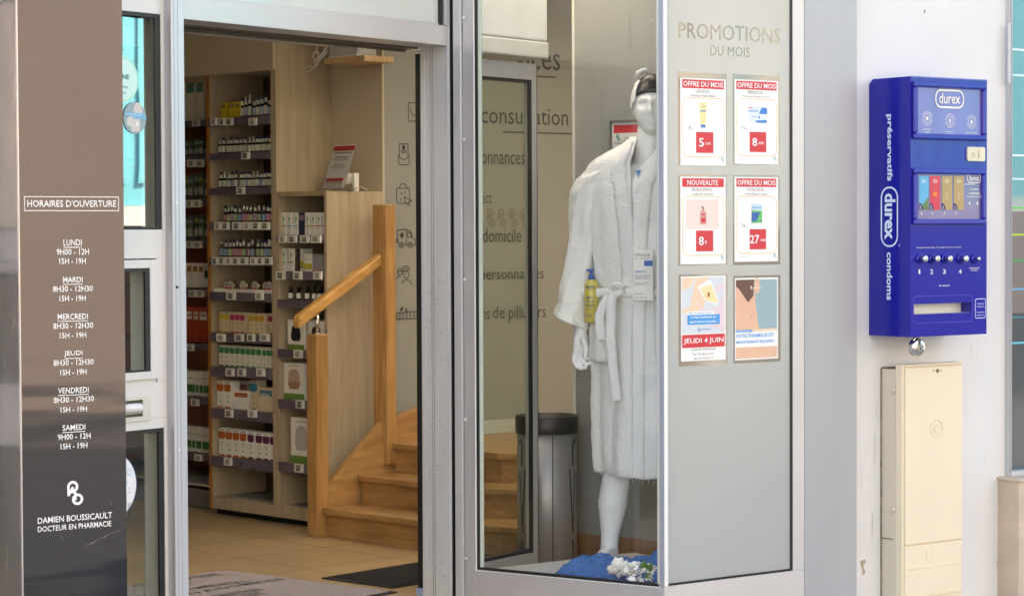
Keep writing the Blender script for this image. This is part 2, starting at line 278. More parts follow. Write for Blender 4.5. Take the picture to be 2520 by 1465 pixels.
E_.part('groove',m,flat('groove_shadow',(.25,.25,.26)))
for i,(px,py,mt) in enumerate(((433,498,WHITEP),(435,706,GASK),(439.5,1105,WHITEP))):
    x,z=p(px,py); m=MB(); m.tube([(x,.0,z),(x,-.003,z)],.0045,12); E_.part('screw_cap',m,mt)
# left light: white frame, three panes
L0=-2.95; yf=FY
x_gR=D.X(400,559,yf); x_g=x_gR
zt=D.Z(388,35,yf); z1b=D.Z(390,564.5,yf); z2t=D.Z(385,635,yf); z2b=D.Z(385,939,yf); z3t=D.Z(395,1052,yf)
m=MB()
m.box(x_gR,xPL,yf,.12,0,2.62)                                   # stile
m.box(L0,x_gR,yf,.12,zt,2.62); m.box(L0,x_gR,yf,.12,z2t,z1b)   # top rail, middle rail
xs0=D.X(383,780,yf); m.box(xs0+.006,x_gR,yf,.12,z2b,z2t); m.box(L0,x_gR,yf,.12,z3t,z2b); m.box(L0,x_gR,yf,.12,0,.12)
E_.part('frame',m,ALUW,.0012)
m=MB(); ch=flat('joint_line',(.45,.43,.40))
for z in (D.Z(404,565,yf),D.Z(404,635,yf),D.Z(404,936,yf),D.Z(404,1048,yf),D.Z(404,1025,yf)): m.rect(x_gR-.0,xPL-.004,z,z+.0012,yf-.0006)
m.rect(L0,x_gR,D.Z(400,1025,yf),D.Z(400,1025,yf)+.0012,yf-.0006); E_.part('joint',m,ch)
xs1=D.X(367.5,780,yf-.006); zs1=D.Z(365,659,yf); zs0=D.Z(365,912.5,yf)
m=MB(); zo=z2t-.004; zu=z2b+.012
m.box(xs1,xs0,yf-.012,.11,zu,zo); m.box(L0,xs1,yf-.012,.11,zs1,zo); m.box(L0,xs1,yf-.012,.11,zu,zs0); sash=E_.part('sash',m,ALUW,.0015)
m=MB(); m.box(L0,xs0,yf+.002,.1,z2b,zu); E_.part('sash_rebate',m,ALUW)
def gasket(x0,x1,z0,z1,y,gw,d=.012):
    m=MB(); m.box(x1-gw,x1,y+.004,y+d,z0,z1); m.box(x0,x1-gw,y+.004,y+d,z1-gw*.55,z1); m.box(x0,x1-gw,y+.004,y+d,z0,z0+gw*.35); return m
gwid=x_gR-D.X(388,559,yf)
E_.part('gasket',gasket(L0,x_gR,z1b,zt,yf,gwid),GASK); E_.part('gasket',gasket(L0,xs1,zs0,zs1,yf-.012,gwid*.85),GASK,parent=sash); E_.part('gasket',gasket(L0,x_gR,.12,z3t,yf,gwid),GASK)
GL_L=glass('side_pane_glass',.34,(.90,.94,.93)); GL_L2=glass('side_pane_glass_lower',.06,(.90,.94,.93))
def pane(m,x0,x1,z0,z1,y): return m.rect(x0,x1,z0,z1,y)
m=MB(); pane(m,L0,x_gR,z1b,zt,yf+.03); E_.part('glass_pane',m,GL_L)
m=MB(); pane(m,L0,xs1,zs0,zs1,yf+.02); E_.part('glass_pane',m,GL_L2,parent=sash)
m=MB(); pane(m,L0,x_gR,.12,z3t,yf+.03); E_.part('glass_pane',m,GL_L2)
# recessed pull handle in the white rail
hx1=D.X(368,1000,yf); hz1=D.Z(368,970.5,yf); hz0=D.Z(368,1033,yf); ix1=D.X(349,1000,yf); iz1=D.Z(349,982,yf); iz0=D.Z(349,1023,yf); hx0=hx1-.16; ix0=hx0+.02
m=MB(); y_=yf-.006
m.box(hx0,hx1,y_,yf,iz1,hz1); m.box(hx0,hx1,y_,yf,hz0,iz0); m.box(ix1,hx1,y_,yf,iz0,iz1); m.box(hx0,ix0,y_,yf,iz0,iz1)
m.box(ix0,ix1,y_+.001,yf+.0,iz0+.010,iz0+.0125)
hd=E_.part('letter_slot',m,mat('grey_beige_plastic',(.62,.60,.52),.4),.001)
m=MB(); m.rect(ix0,ix1,iz0,iz1,yf-.0015); m.rect(ix1-.012,ix1,iz0+.004,iz1,yf-.002); E_.part('recess',m,DARK,parent=hd)
m=MB(); m.tube([(ix0,yf-.004,(iz0+iz1)/2+.002),(ix1-.012,yf-.004,(iz0+iz1)/2+.002),(ix1-.009,yf-.003,(iz0+iz1)/2+.002)],[.015,.015,.011],16); E_.part('roller',m,WHITEP,parent=hd)
# transom above the header
m=MB(); m.rect(xPR,D.X(1088,40),zH2+.008,2.6,.02); E_.part('transom_pane',m,mat('transom_reflection',(.56,.60,.57),.12,0,.08,1.2,(1,1,3),spec=.7))  # light grey reflections of the glass painted as an opaque colour
m=MB(); m.box(D.X(1088,30),D.X(1094,30),.006,.06,zH2+.001,2.61); E_.part('transom_gasket',m,GASK)
m=MB(); m.box(D.X(1094,30)+.001,xJ+.004,.0,.14,zH2+.001,2.615); E_.part('transom_stile',m,ALU)
# right jamb (reveal)
yb=D.atx(1036,559,xJ)[0]
m=MB(); m.box(xJ,xJ+.008,-.0,yb,0,2.6); m.box(xJ-.003,xJ-.0005,yb*.84,yb*.97,0,zH); m.box(xJ-.003,xJ-.0005,.004,yb*.05,0,zH); E_.part('jamb',m,mat('scuffed_aluminium',(.55,.555,.57),.42,.2,.06,3,(4,4,.6),dirt=(.22,.20,.18),dsc=14,dthr=.72),.001)
m=MB()
for q in (.55,.62): m.box(xJ-.0012,xJ-.0004,yb*q,yb*q+.0015,0,zH)
E_.part('jamb_groove',m,flat('groove_dark',(.18,.18,.18)))
m=MB(); rs=random.Random(3)
for k in range(34):
    y_=rs.uniform(.2,.95)*yb; z_=rs.choice([rs.uniform(.3,1.3),rs.uniform(.9,1.25),rs.uniform(0.05,.8)]); a_=rs.uniform(-1.2,1.2); L_=rs.uniform(.01,.035); m.tube([(xJ-.0002,y_,z_),(xJ-.0004,min(yb,max(.002,y_+L_*.5*math.cos(a_))),z_+L_*.5*math.sin(a_)+.004),(xJ-.0002,min(yb,max(.002,y_+L_*math.cos(a_))),z_+L_*math.sin(a_))],rs.uniform(.0003,.0007),4)
E_.part('scuff_marks',m,flat('scuff_grey',(.20,.19,.18)))
m=MB(); m.box(xJ+.009,xJ+.02,-.004,.1,0,2.6); E_.part('seal',m,GASK)
# ---------------- sliding door leaves, parked open
DL=glass('door_leaf_glass',.05,(.80,.87,.80))
def leaf(label,x0,x1,y,lead,blk,mir=1):
    T_=Thing('sliding_door',label,'sliding door',D,(x0,y,0),group='leaves of the sliding entrance door')
    s=.032; zt_=zH-.02 if mir>0 else zH-.02
    a=MB(); a.box(x0+lead,x0+lead+s,y,y+.04,.02,zt_); a.box(x1-s,x1,y,y+.04,.02,zt_); a.box(x0+lead+s,x1-s,y,y+.04,zt_-.065,zt_); a.box(x0+lead+s,x1-s,y,y+.04,.02,.085); T_.part('frame',a,ALU,.002)
    g=MB(); i0,i1=x0+lead+s,x1-s; g.box(i0,i0+.014,y+.006,y+.034,.085,zt_-.065); g.box(i1-blk,i1,y+.002,y+.010,.085,zt_-.065); g.box(i0,i1,y+.006,y+.034,zt_-.078,zt_-.065); g.box(i0,i1,y+.006,y+.034,.085,.1); T_.part('gasket',g,GASK)
    q=MB(); q.rect(i0,i1,.085,zt_-.07,y+.02); T_.part('glass_pane',q,DL)
    return T_
yl=yb+.012
xl0=D.X(1024,559,yl+.045); xl1=D.X(1322,559,yl)
R_=leaf('right sliding door leaf, parked open behind the display window',xl0,xl1,yl,.012,.020)
m=MB(); m.box(xl0,xl0+.011,yl-.008,yl+.045,.03,zH-.02); m.box(xl0-.004,xl0+.003,yl,yl+.006,.03,zH-.02); R_.part('seal',m,GASK)
m=MB(); m.box(xl1,xl1+.006,yl+.002,yl+.036,.02,zH-.02); R_.part('seal',m,GASK)
m=MB(); m.box(xl0-.006,xl0+.02,yl-.012,yl+.05,0.0,.028); R_.part('guide_shoe',m,mat('blue_plastic',(.30,.40,.62),.4),.002)
xa=D.X(357,1200,yl); leaf('left sliding door leaf, parked open behind the side panes',xa-.75,D.X(398,1200,yl)+.03,yl,.012,.012)
# air curtain above the parked leaf
ya=yl-.03; ax0,az1=D.at(1110,10,ya); ax1=D.X(1348,130,ya); az0=D.Z(1348,145,ya)
T_=Thing('air_curtain','white boxy air curtain unit hanging over the parked door leaf','air curtain',D,(ax0,ya,az0))
m=MB(); m.box(ax0,ax1,ya,ya+.2,az0+.07,az0+.27); T_.part('casing',m,mat('white_enamel',(.74,.78,.80),.4),.008)
m=MB(); m.box(ax0,ax1+.003,ya-.004,ya+.2,az0,az0+.066); T_.part('lower_casing',m,mat('grey_enamel',(.62,.64,.62),.4),.006)
# stickers on the panes
def disc(label,cx,cz,rx,y,mats,draw,F=D,name='round_sticker'):
    m=MB(); m.ell(cx,cz,rx,rx,y,40); T_=Thing(name,label,'sticker',F,(cx,y,cz)); T_.part('film',m,mats[0]); draw(T_); return T_
cx=D.X(299,195,yf+.028); cz=D.Z(299,195,yf+.028); rr=(D.Z(299,137,yf+.028)-D.Z(299,253,yf+.028))/2
def dr(T_):
    y=yf+.028; m=MB(); m.ell(cx,cz,rr*.88,rr*.88,y-.001,40); T_.part('disc',m,flat('pale_green_film',(.60,.86,.80)))
    m=MB(); m.text('PHARMACIE',cx-.2,D.X(317,190,y),D.Z(310,195,y),D.Z(310,183,y),y-.002,.010); m.text('commerce',cx-.1,D.X(316,214,y),D.Z(310,216,y),D.Z(310,211,y),y-.002); m.text('services',cx-.1,D.X(309,228,y),D.Z(305,230,y),D.Z(305,226,y),y-.002) if 0 else None
    m2=MB(); m2.text('NE',D.X(301,190,y),D.X(317,190,y),D.Z(310,195,y),D.Z(310,183,y),y-.002,.03); m2.text('macie',D.X(300,190,y),D.X(314,190,y),D.Z(310,216,y),D.Z(310,211,y),y-.002,.01); m2.text('urs',D.X(301,190,y),D.X(309,190,y),D.Z(310,230,y),D.Z(310,226,y),y-.002,.01); T_.part('lettering',m2,TEALP)
disc('pale green round sticker on the turquoise pane, half hidden by the hours sign',cx,cz,rr,yf+.028,[flat('green_film',(.42,.80,.66))],dr)
cx2=D.X(332,290,yf+.027); cz2=D.Z(332,290,yf+.027); r2=(D.Z(333,251,yf+.027)-D.Z(333,329,yf+.027))/2
def dr(T_):
    y=yf+.027
    m=MB(); m.ell(cx2-.012,cz2-.012,.026,.018,y-.001); m.ell(cx2+.012,cz2+.02,.02,.03,y-.0012); m.poly([(cx2-.02,cz2-r2*.9),(cx2+.022,cz2-r2*.85),(cx2+.02,cz2+.01),(cx2-.005,cz2+.01)],y-.0014); T_.part('printed_hand',m,flat('pale_skin_film',(.62,.60,.56)))
    m=MB(); m.rect(cx2-r2*.95,cx2+r2*.85,cz2+.006,cz2+.016,y-.002); m.rect(cx2-r2*.2,cx2+r2*.98,cz2-.003,cz2+.005,y-.002); T_.part('blue_band',m,flat('blue_film',(.16,.50,.72)))
    m=MB(); m.text('UN PROBLÈME DE PEAU ?',cx2-r2*.9,cx2+r2*.8,cz2+.0085,cz2+.0135,y-.003,.010); m.ell(cx2+.006,cz2-.02,.007,.008,y-.003); T_.part('lettering',m,WHT)
disc('small round skin check sticker on the turquoise pane',cx2,cz2,r2,yf+.027,[flat('grey_blue_film',(.30,.42,.46))],dr)
cx3=D.X(276,1196,yf+.028); cz3=D.Z(276,1196,yf+.028); r3=(D.Z(309,1117,yf+.028)-D.Z(309,1275,yf+.028))/2+.006
def dr(T_):
    y=yf+.028; m=MB(); m.ell(cx3,cz3,r3*.965,r3*.965,y-.001,48); T_.part('disc',m,WHT)
    m=MB(); x,z=D.at(316,1160,y); m.line([(x+.009*math.cos(a),z+.009*math.sin(a)) for a in [i*PI/8 for i in range(17)]],.0025,y-.002); 
    for q in ((312,1185),(318,1200),(317,1210)): x,z=D.at(*q,y); m.ell(x,z,.003,.003,y-.002,10)
    T_.part('print',m,flat('pale_blue_film',(.30,.55,.80)))
    m=MB(); x,z=D.at(317,1262,y); m.line([(x-.012,z-.02),(x-.006,z-.012)],.0025,y-.002); m.textv('7/7 - 24',x-.007,x+.007,z-.01,z+.035,y-.002,.01); T_.part('lettering',m,INK)
disc('white round sticker with navy rim on the lowest side pane',cx3,cz3,r3,yf+.028,[flat('navy_film',(.02,.03,.20))],dr)
# ================================================================== HOURS SIGN PILLAR (plane S)
sx0=S.X(50,730); sx1=0.
zb=lambda px,py:S.Z(px,py)
P_=Thing('sign_pillar','tall glossy black opening hours sign on an aluminium pillar','sign',S,(sx0,0,-.30))
BLK=bpy.data.materials.new('black_gloss_panel'); t,n,l=nodes(BLK); b=n['Principled BSDF']; b.inputs['Base Color'].default_value=(.012,.014,.020,1); b.inputs['Roughness'].default_value=.07; b.inputs['IOR'].default_value=1.76
tc=n.new('ShaderNodeTexCoord'); mp=n.new('ShaderNodeMapping'); mp.inputs['Scale'].default_value=(.8,1,9); l.new(tc.outputs['Object'],mp.inputs[0]); nz=n.new('ShaderNodeTexNoise'); nz.inputs['Scale'].default_value=1.3; nz.inputs['Detail'].default_value=1; l.new(mp.outputs[0],nz.inputs[0])
bp=n.new('ShaderNodeBump'); bp.inputs['Strength'].default_value=.22; bp.inputs['Distance'].default_value=.006; l.new(nz.outputs[0],bp.inputs['Height']); l.new(bp.outputs[0],b.inputs['Normal'])
m=MB(); m.box(sx0,sx1,0,.004,-.30,2.75); P_.part('panel',m,BLK)
m=MB(); m.box(sx0-.004,sx1,.005,.30,-.30,2.76); P_.part('casing',m,mat('brushed_steel',(.42,.40,.42),.25,.75,.12,5,(3,3,.8),bump=.12,bsc=30,dirt=(.6,.6,.6),dsc=30,dthr=.74),.001)
m=MB(); m.box(sx0-.0035,sx0-.0003,-.0015,.004,-.30,2.75); P_.part('edge_strip',m,mat('bright_edge',(.55,.55,.55),.25,.6))
m=MB(); Y=-.001
def st(mb,s,x0,x1,yt,yb_,F=S,y=-.001,bold=.008):
    mb.text(s,F.X(x0,yt,y),F.X(x1,yt,y),F.Z(x0,yb_,y),F.Z(x0,yt,y),y,bold)
b0,b1=S.at(60,483.5,Y),S.at(292,518,Y); m.line([(b0[0],S.Z(60,518,Y)),(b1[0],S.Z(60,518,Y)),(b1[0],b0[1]),(b0[0],b0[1])],.002,Y,True)
P_.part('heading_box',m,LETW)
rows=[("HORAIRES D'OUVERTURE",67,286,491.5,508.5),('LUNDI',156,201,589,604),('9H00 - 12H',139,219,612,627),('15H - 19H',146,211,635,649.5),('MARDI',155,203,681,695),('8H30 - 12H30',130,228,703.5,718),('15H - 19H',146,211,727,741),
('MERCREDI',142,216,772,786),('8H30 - 12H30',131,229,795,809),('15H - 19H',147,212,818,832),('JEUDI',158,203,863,877.5),('8H30 - 12H30',132,230,885.5,899.5),('15H - 19H',148,213,909,923),
('VENDREDI',143,218,954,968),('8H30 - 12H30',132,231,977,991),('15H - 19H',149,214,1001,1014.5),('SAMEDI',154,210,1045,1059),('9H00 - 12H',142,223,1068,1082),('15H - 19H',149,215,1091,1105),('DAMIEN BOUSSICAULT',93,276,1272.5,1287.5),('DOCTEUR EN PHARMACIE',93,274,1294.5,1308)]
for r in rows:
    m=MB(); st(m,r[0],*r[1:]); 
    if r[0] in ('LUNDI','MARDI','MERCREDI','JEUDI','VENDREDI','SAMEDI'): m.rect(S.X(r[1],r[4],Y),S.X(r[2],r[4],Y),S.Z(r[1],r[4]+5,Y),S.Z(r[1],r[4]+3.4,Y),Y)
    P_.part('lettering',m,LETW)
m=MB(); x0,z1=S.at(165,1186,Y); x1,z0=S.at(204,1238,Y); logo(m,x0,x1,z0,z1,Y,.0075); P_.part('emblem',m,LETW)
for pts in (((205,1342),(222,1336),(236,1330)),((224,1338),(240,1326),(262,1318)),((252,1322),(268,1313),(286,1306),(300,1303)),((150,1318),(154,1322)),((60,400),(62,408)),((270,1235),(276,1238))):
    m=MB(); m.line([S.at(a_,b_,-.0012) for a_,b_ in pts],.0006,-.0012); P_.part('scratch',m,mat('scratch_grey',(.35,.33,.31),.6))
# ================================================================== DISPLAY WINDOW (planes V and W)
vX=lambda px,y=0.:V.X(px,700,y); 
vz=V.Z(1172,1396); vz2=V.Z(1172,1402)
DW=Thing('display_window','corner display window with aluminium frame and frosted right side','shop window',V,(0,0,-.30))
m=MB(); m.box(vX(1121),vX(1140),-.010,.12,-.30,2.61); DW.part('corner_stile',m,ALU,.002)
m=MB(); m.box(vX(1117),vX(1121)-.0005,.0,.1,-.30,2.61); DW.part('stile_seal',m,GASK)
x2,x3=vX(1141.5),vX(1168); 
m=MB(); m.box(x2,x3,0,.006,-.30,2.61); m.box(x2,x2+.02,.0065,.1,-.30,2.61); m.box(x3+.0001,KX-.004,0.0,.03,-.30,vz2); DW.part('front_frame',m,mat('satin_anodised_front',(.52,.51,.53),.34,.4,.04,2,(1,1,4),dirt=(.33,.31,.28),dsc=3,dthr=.72),.0015)
m=MB(); m.box(x3,x3+.0022,-.002,.01,vz2,2.61); m.box(x3,KX-.012,-.002,.006,vz2,vz2+.0022); DW.part('glazing_bead',m,WHT)
m=MB(); m.box(x3+.0024,vX(1175),.004,.010,vz2+.003,2.61); m.box(x3+.0024,KX-.03,.004,.02,vz2+.0024,vz+.003); DW.part('gasket',m,GASK)
m=MB(); m.box(vX(1175),vX(1183.5),.0101,.0115,vz,2.61); DW.part('pane_edge',m,flat('pale_glass_edge',(.60,.66,.58),.3))
for py in (43,343,687,1031,1372):
    x,z=V.at(1141+py*.0045,py,-.01); m=MB(); m.tube([(x,-.009,z),(x,-.014,z)],.0055,12); DW.part('screw_cap',m,WHITEP)
m=MB(); rs=random.Random(11)
for k in range(26): m.ell(rs.uniform(vX(1190),vX(1610)),rs.uniform(.2,2.2) if k%3 else rs.uniform(.14,.5),.0012*rs.uniform(.6,1.6),.0012*rs.uniform(.6,1.8),.0119,8)
DW.part('dust_specks',m,WHT)
xk=vX(1622.5); GV=glass('shop_window_glass',.06,(.985,.99,.985))
m=MB(); m.rect(vX(1175),xk,vz,2.61,.0125); DW.part('window_pane',m,GV)
m=MB(); m.box(xk,KX,-.001,.03,vz2,2.61); DW.part('corner_post_side',m,mat('bluish_anodised',(.40,.43,.52),.3,.4,.03,3))
# W side, in its own frame: parts placed through a second empty-less trick is avoided; build in W axes
DP=Thing('promotion_panel','frosted window side reading promotions du mois, held in a white frame','shop window',W,(0,0,-.30))
wz=W.Z(1641,1437); wx=lambda px,y=0.:W.X(px,700,y); xg0=wx(1642.5); xg1=wx(1946); wz1=W.Z(1946,1398.5)
wzt=(W.Z(1645,1438)+W.Z(1946,1399))/2
m=MB(); m.box(.0005,xg0,-.002,.04,wzt-.005,2.61); DP.part('corner_post',m,mat('white_anodised',(.80,.79,.76),.35,.1,.02,3),.0015)
xst1=wx(1978.5)
m=MB(); m.box(.0005,xst1,-.001,.05,-.30,wzt-.0055); m.box(wx(1951),xst1,-.001,.05,wzt-.005,2.61); DP.part('frame',m,mat('warm_anodised',(.60,.575,.56),.36,.25,.03,3,dirt=(.42,.36,.30),dsc=4,dthr=.72),.0015)
m=MB(); m.box(xg1,wx(1951)-.0003,.001,.03,wzt,2.61); m.box(xg0,xg1,.001,.02,wzt-.0045,wzt+.003); DP.part('gasket',m,GASK)
FROST=mat('frosted_film',(.67,.70,.685),.32,0,.03,1.1,bump=.03,bsc=200,spec=.6)
t,n,l=nodes(FROST); tl=n.new('ShaderNodeBsdfTranslucent'); tl.inputs[0].default_value=(.84,.88,.88,1); mx=n.new('ShaderNodeMixShader'); mx.inputs[0].default_value=.55; l.new(n['Principled BSDF'].outputs[0],mx.inputs[1]); l.new(tl.outputs[0],mx.inputs[2]); l.new(mx.outputs[0],n['Material Output'].inputs[0])
m=MB(); m.rect(xg0,xg1,wzt,2.61,.006); DP.part('frosted_pane',m,FROST)
CLR=mat('clear_cut_glass',(.27,.235,.185),.04,0,.06,3,ior=2.0)
def wt(mb,s,x0,x1,yt,yb_,y=.004,bold=.008,F=W): mb.text(s,F.X(x0,yt,y),F.X(x1,yt,y),F.Z(x0,yb_,y),F.Z(x0,yt,y),y,bold)
m=MB(); wt(m,'PROMOTIONS',1670.5,1920,54,93,.004,.0); wt(m,'DU MOIS',1748,1845,111.5,136,.004,.0); DP.part('lettering',m,CLR)
# clear windows cut in the film, posters
def poster(label,px0,px1,pyt,pyb,draw,cut,tilt=0):
    y=.0045; x0=W.X(px0,pyt,y); x1=W.X(px1,pyt,y); z1=W.Z(px0,pyt,y); z0=W.Z(px0,pyb,y)
    cx0,cx1=W.X(cut[0],600,y),W.X(cut[1],600,y); cz1,cz0=W.Z(cut[0],cut[2],y),W.Z(cut[0],cut[3],y)
    m=MB(); m.rect(cx0,cx1,cz0,cz1,.0052); DP.part('clear_cutout',m,CLR)
    T_=Thing('poster',label,'poster',W,(x0,.004,z0),group=None)
    m=MB(); m.box(x0,x1,.0032,.0040,z0,z1); T_.part('sheet',m,PAPER)
    u=lambda a:x0+(x1-x0)*a; v=lambda b_:z0+(z1-z0)*b_
    draw(T_,u,v); return T_
def rrect(x0,x1,z0,z1,r,n=6):
    pts=[]
    for cx_,cz_,a in ((x1-r,z1-r,0),(x0+r,z1-r,PI/2),(x0+r,z0+r,PI),(x1-r,z0+r,1.5*PI)): pts+=[(cx_+r*math.cos(a+PI/2*i/n),cz_+r*math.sin(a+PI/2*i/n)) for i in range(n+1)]
    return pts
def offer(head,brand,what,price,cents,old,art):
    def f(T_,u,v):
        y=.0028; m=MB(); m.rect(u(.04),u(.96),v(.885),v(.985),y); T_.part('heading_band',m,RED); m=MB(); m.rect(u(.34),u(.72),v(.145),v(.385),y) ; T_.part('price_block',m,RED)
        m=MB(); k=len(head); h0,h1=(.06,.94) if k>9 else (.15,.83); m.text(head,u(h0),u(h1),v(.905),v(.965),y-.0006,.010); T_.part('heading',m,WHT)
        m=MB(); m.text(brand,u(.5-.028*len(brand)),u(.5+.022*len(brand)),v(.845),v(.873),y,.010); m.rect(u(.5-.028*len(brand)),u(.5+.022*len(brand)),v(.836),v(.840),y)
        m.text(what,u(.5-.0155*len(what)),u(.5+.0145*len(what)),v(.79),v(.818),y,.015)
        if old: m.text(old,u(.16),u(.27),v(.405),v(.445),y,.01); m.line([(u(.13),v(.46)),(u(.30),v(.40))],.0012,y-.0002)
        m.rect(u(.10),u(.28),v(.055),v(.058),y); T_.part('lettering',m,GREYT)
        m=MB(); m.line(rrect(u(.05),u(.96),v(.10),v(.775),.022),.0022,y,True); T_.part('ochre_outline',m,YEL)
        m=MB(); a=.44 if len(price)<2 else .36
        m.text(price,u(.40 if len(price)<2 else .345),u(.51 if len(price)<2 else .56),v(.215),v(.315),y-.0006,.010)
        m.text(cents,u(.525 if len(price)<2 else .575),u(.66 if len(cents)>2 else .58) if len(price)<2 else u(.71),v(.235),v(.27),y-.0006,.010); T_.part('price',m,WHT)
        m=MB(); logo(m,u(.89),u(.96),v(.045),v(.095),y,.0014); T_.part('emblem',m,TEALP)
        art(T_,u,v,y)
    return f
def art_tube(T_,u,v,y):
    m=MB(); m.poly([(u(.44),v(.44)),(u(.55),v(.44)),(u(.58),v(.73)),(u(.41),v(.73))],y); g=T_.part('printed_tube',m,flat('cream_yellow_print',(.80,.68,.33)))
    m=MB(); m.rect(u(.435),u(.555),v(.62),v(.635),y-.0003); m.rect(u(.445),u(.545),v(.435),v(.47),y-.0003); m.text('URIAGE',u(.45),u(.55),v(.67),v(.69),y-.0003); T_.part('print_detail',m,BLUEP,parent=g)
def art_box(T_,u,v,y):
    m=MB(); m.poly([(u(.30),v(.49)),(u(.74),v(.49)),(u(.75),v(.66)),(u(.70),v(.69)),(u(.31),v(.69)),(u(.28),v(.66))],y); g=T_.part('printed_carton',m,flat('pale_blue_white_print',(.66,.74,.80)))
    m=MB(); m.text('meridol',u(.31),u(.53),v(.62),v(.655),y-.0003,.010); m.poly([(u(.55),v(.60)),(u(.74),v(.60)),(u(.74),v(.67)),(u(.62),v(.68))],y-.0003); m.poly([(u(.5),v(.495)),(u(.73),v(.495)),(u(.73),v(.53)),(u(.46),v(.52))],y-.0003); m.text('meridol',u(.38),u(.52),v(.56),v(.58),y-.0003,.010); m.poly([(u(.58),v(.545)),(u(.54),v(.55)),(u(.56),v(.59))],y-.0003); T_.part('print_detail',m,BLUEP,parent=g)
    m=MB(); m.rect(u(.31),u(.42),v(.665),v(.675),y-.0003); T_.part('print_detail',m,RED,parent=g)
def art_bottle(T_,u,v,y):
    m=MB(); m.rect(u(.13),u(.85),v(.40),v(.74),y); g=T_.part('printed_photo',m,flat('blush_print',(.80,.62,.56)))
    m=MB(); m.rect(u(.43),u(.57),v(.455),v(.60),y-.0003); m.rect(u(.46),u(.53),v(.60),v(.625),y-.0003); T_.part('print_detail',m,flat('salmon_print',(.62,.30,.27)),parent=g)
    m=MB(); m.rect(u(.48),u(.51),v(.625),v(.655),y-.0006); m.rect(u(.45),u(.51),v(.645),v(.66),y-.0006); T_.part('print_detail',m,flat('brown_print',(.25,.16,.10)),parent=g)
    m=MB(); m.rect(u(.45),u(.55),v(.48),v(.53),y-.0006); m.rect(u(.46),u(.54),v(.56),v(.575),y-.0006); T_.part('print_detail',m,RED,parent=g)
def art_pack(T_,u,v,y):
    m=MB(); m.poly([(u(.38),v(.455)),(u(.63),v(.46)),(u(.63),v(.68)),(u(.39),v(.69))],y); g=T_.part('printed_carton',m,flat('deep_blue_print',(.04,.12,.36)))
    m=MB(); m.poly([(u(.39),v(.61)),(u(.63),v(.60)),(u(.63),v(.68)),(u(.39),v(.69))],y-.0003); T_.part('print_detail',m,flat('pale_blue_print',(.50,.66,.74)),parent=g)
    m=MB(); m.poly([(u(.63),v(.60)),(u(.63),v(.49)),(u(.50),v(.47)),(u(.58),v(.58))],y-.0004); m.rect(u(.39),u(.63),v(.585),v(.603),y-.0005); m.rect(u(.38),u(.62),v(.458),v(.475),y-.0005); T_.part('print_detail',m,flat('green_print',(.12,.50,.14)),parent=g)
    m=MB(); m.text('FORCAPIL',u(.40),u(.61),v(.63),v(.65),y-.0007,.01); T_.part('print_detail',m,BLUEP,parent=g)
CU=((1670,1790),(1804,1921))
poster('offre du mois poster at 5,53 euros with a yellow tube',1673.5,1785.5,191,406,offer('OFFRE DU MOIS','URIAGE','Xemose Huile 200ml','5',',53€','7-',art_tube),(1669.5,1789.5,176,405.5))
poster('offre du mois poster at 8,33 euros with a blue and white carton',1807,1914.5,195,403,offer('OFFRE DU MOIS','MERIDOL','Parodont Expert Lot 2','8',',33€','11-',art_box),(1804,1920,182,404.5))
poster('nouveaute poster at 8 euros with a pink pump bottle',1673.5,1785,434.5,650,offer('NOUVEAUTE','BEAUTERRA','Huile de Douche','8','€','',art_bottle),(1669.5,1789.5,428,653))
poster('offre du mois poster at 27,90 euros with a blue and green carton',1807,1914,435,644,offer('OFFRE DU MOIS','FORCAPIL','Anti-chute 3 mois','27',',90€','29-',art_pack),(1804,1920,430,652))
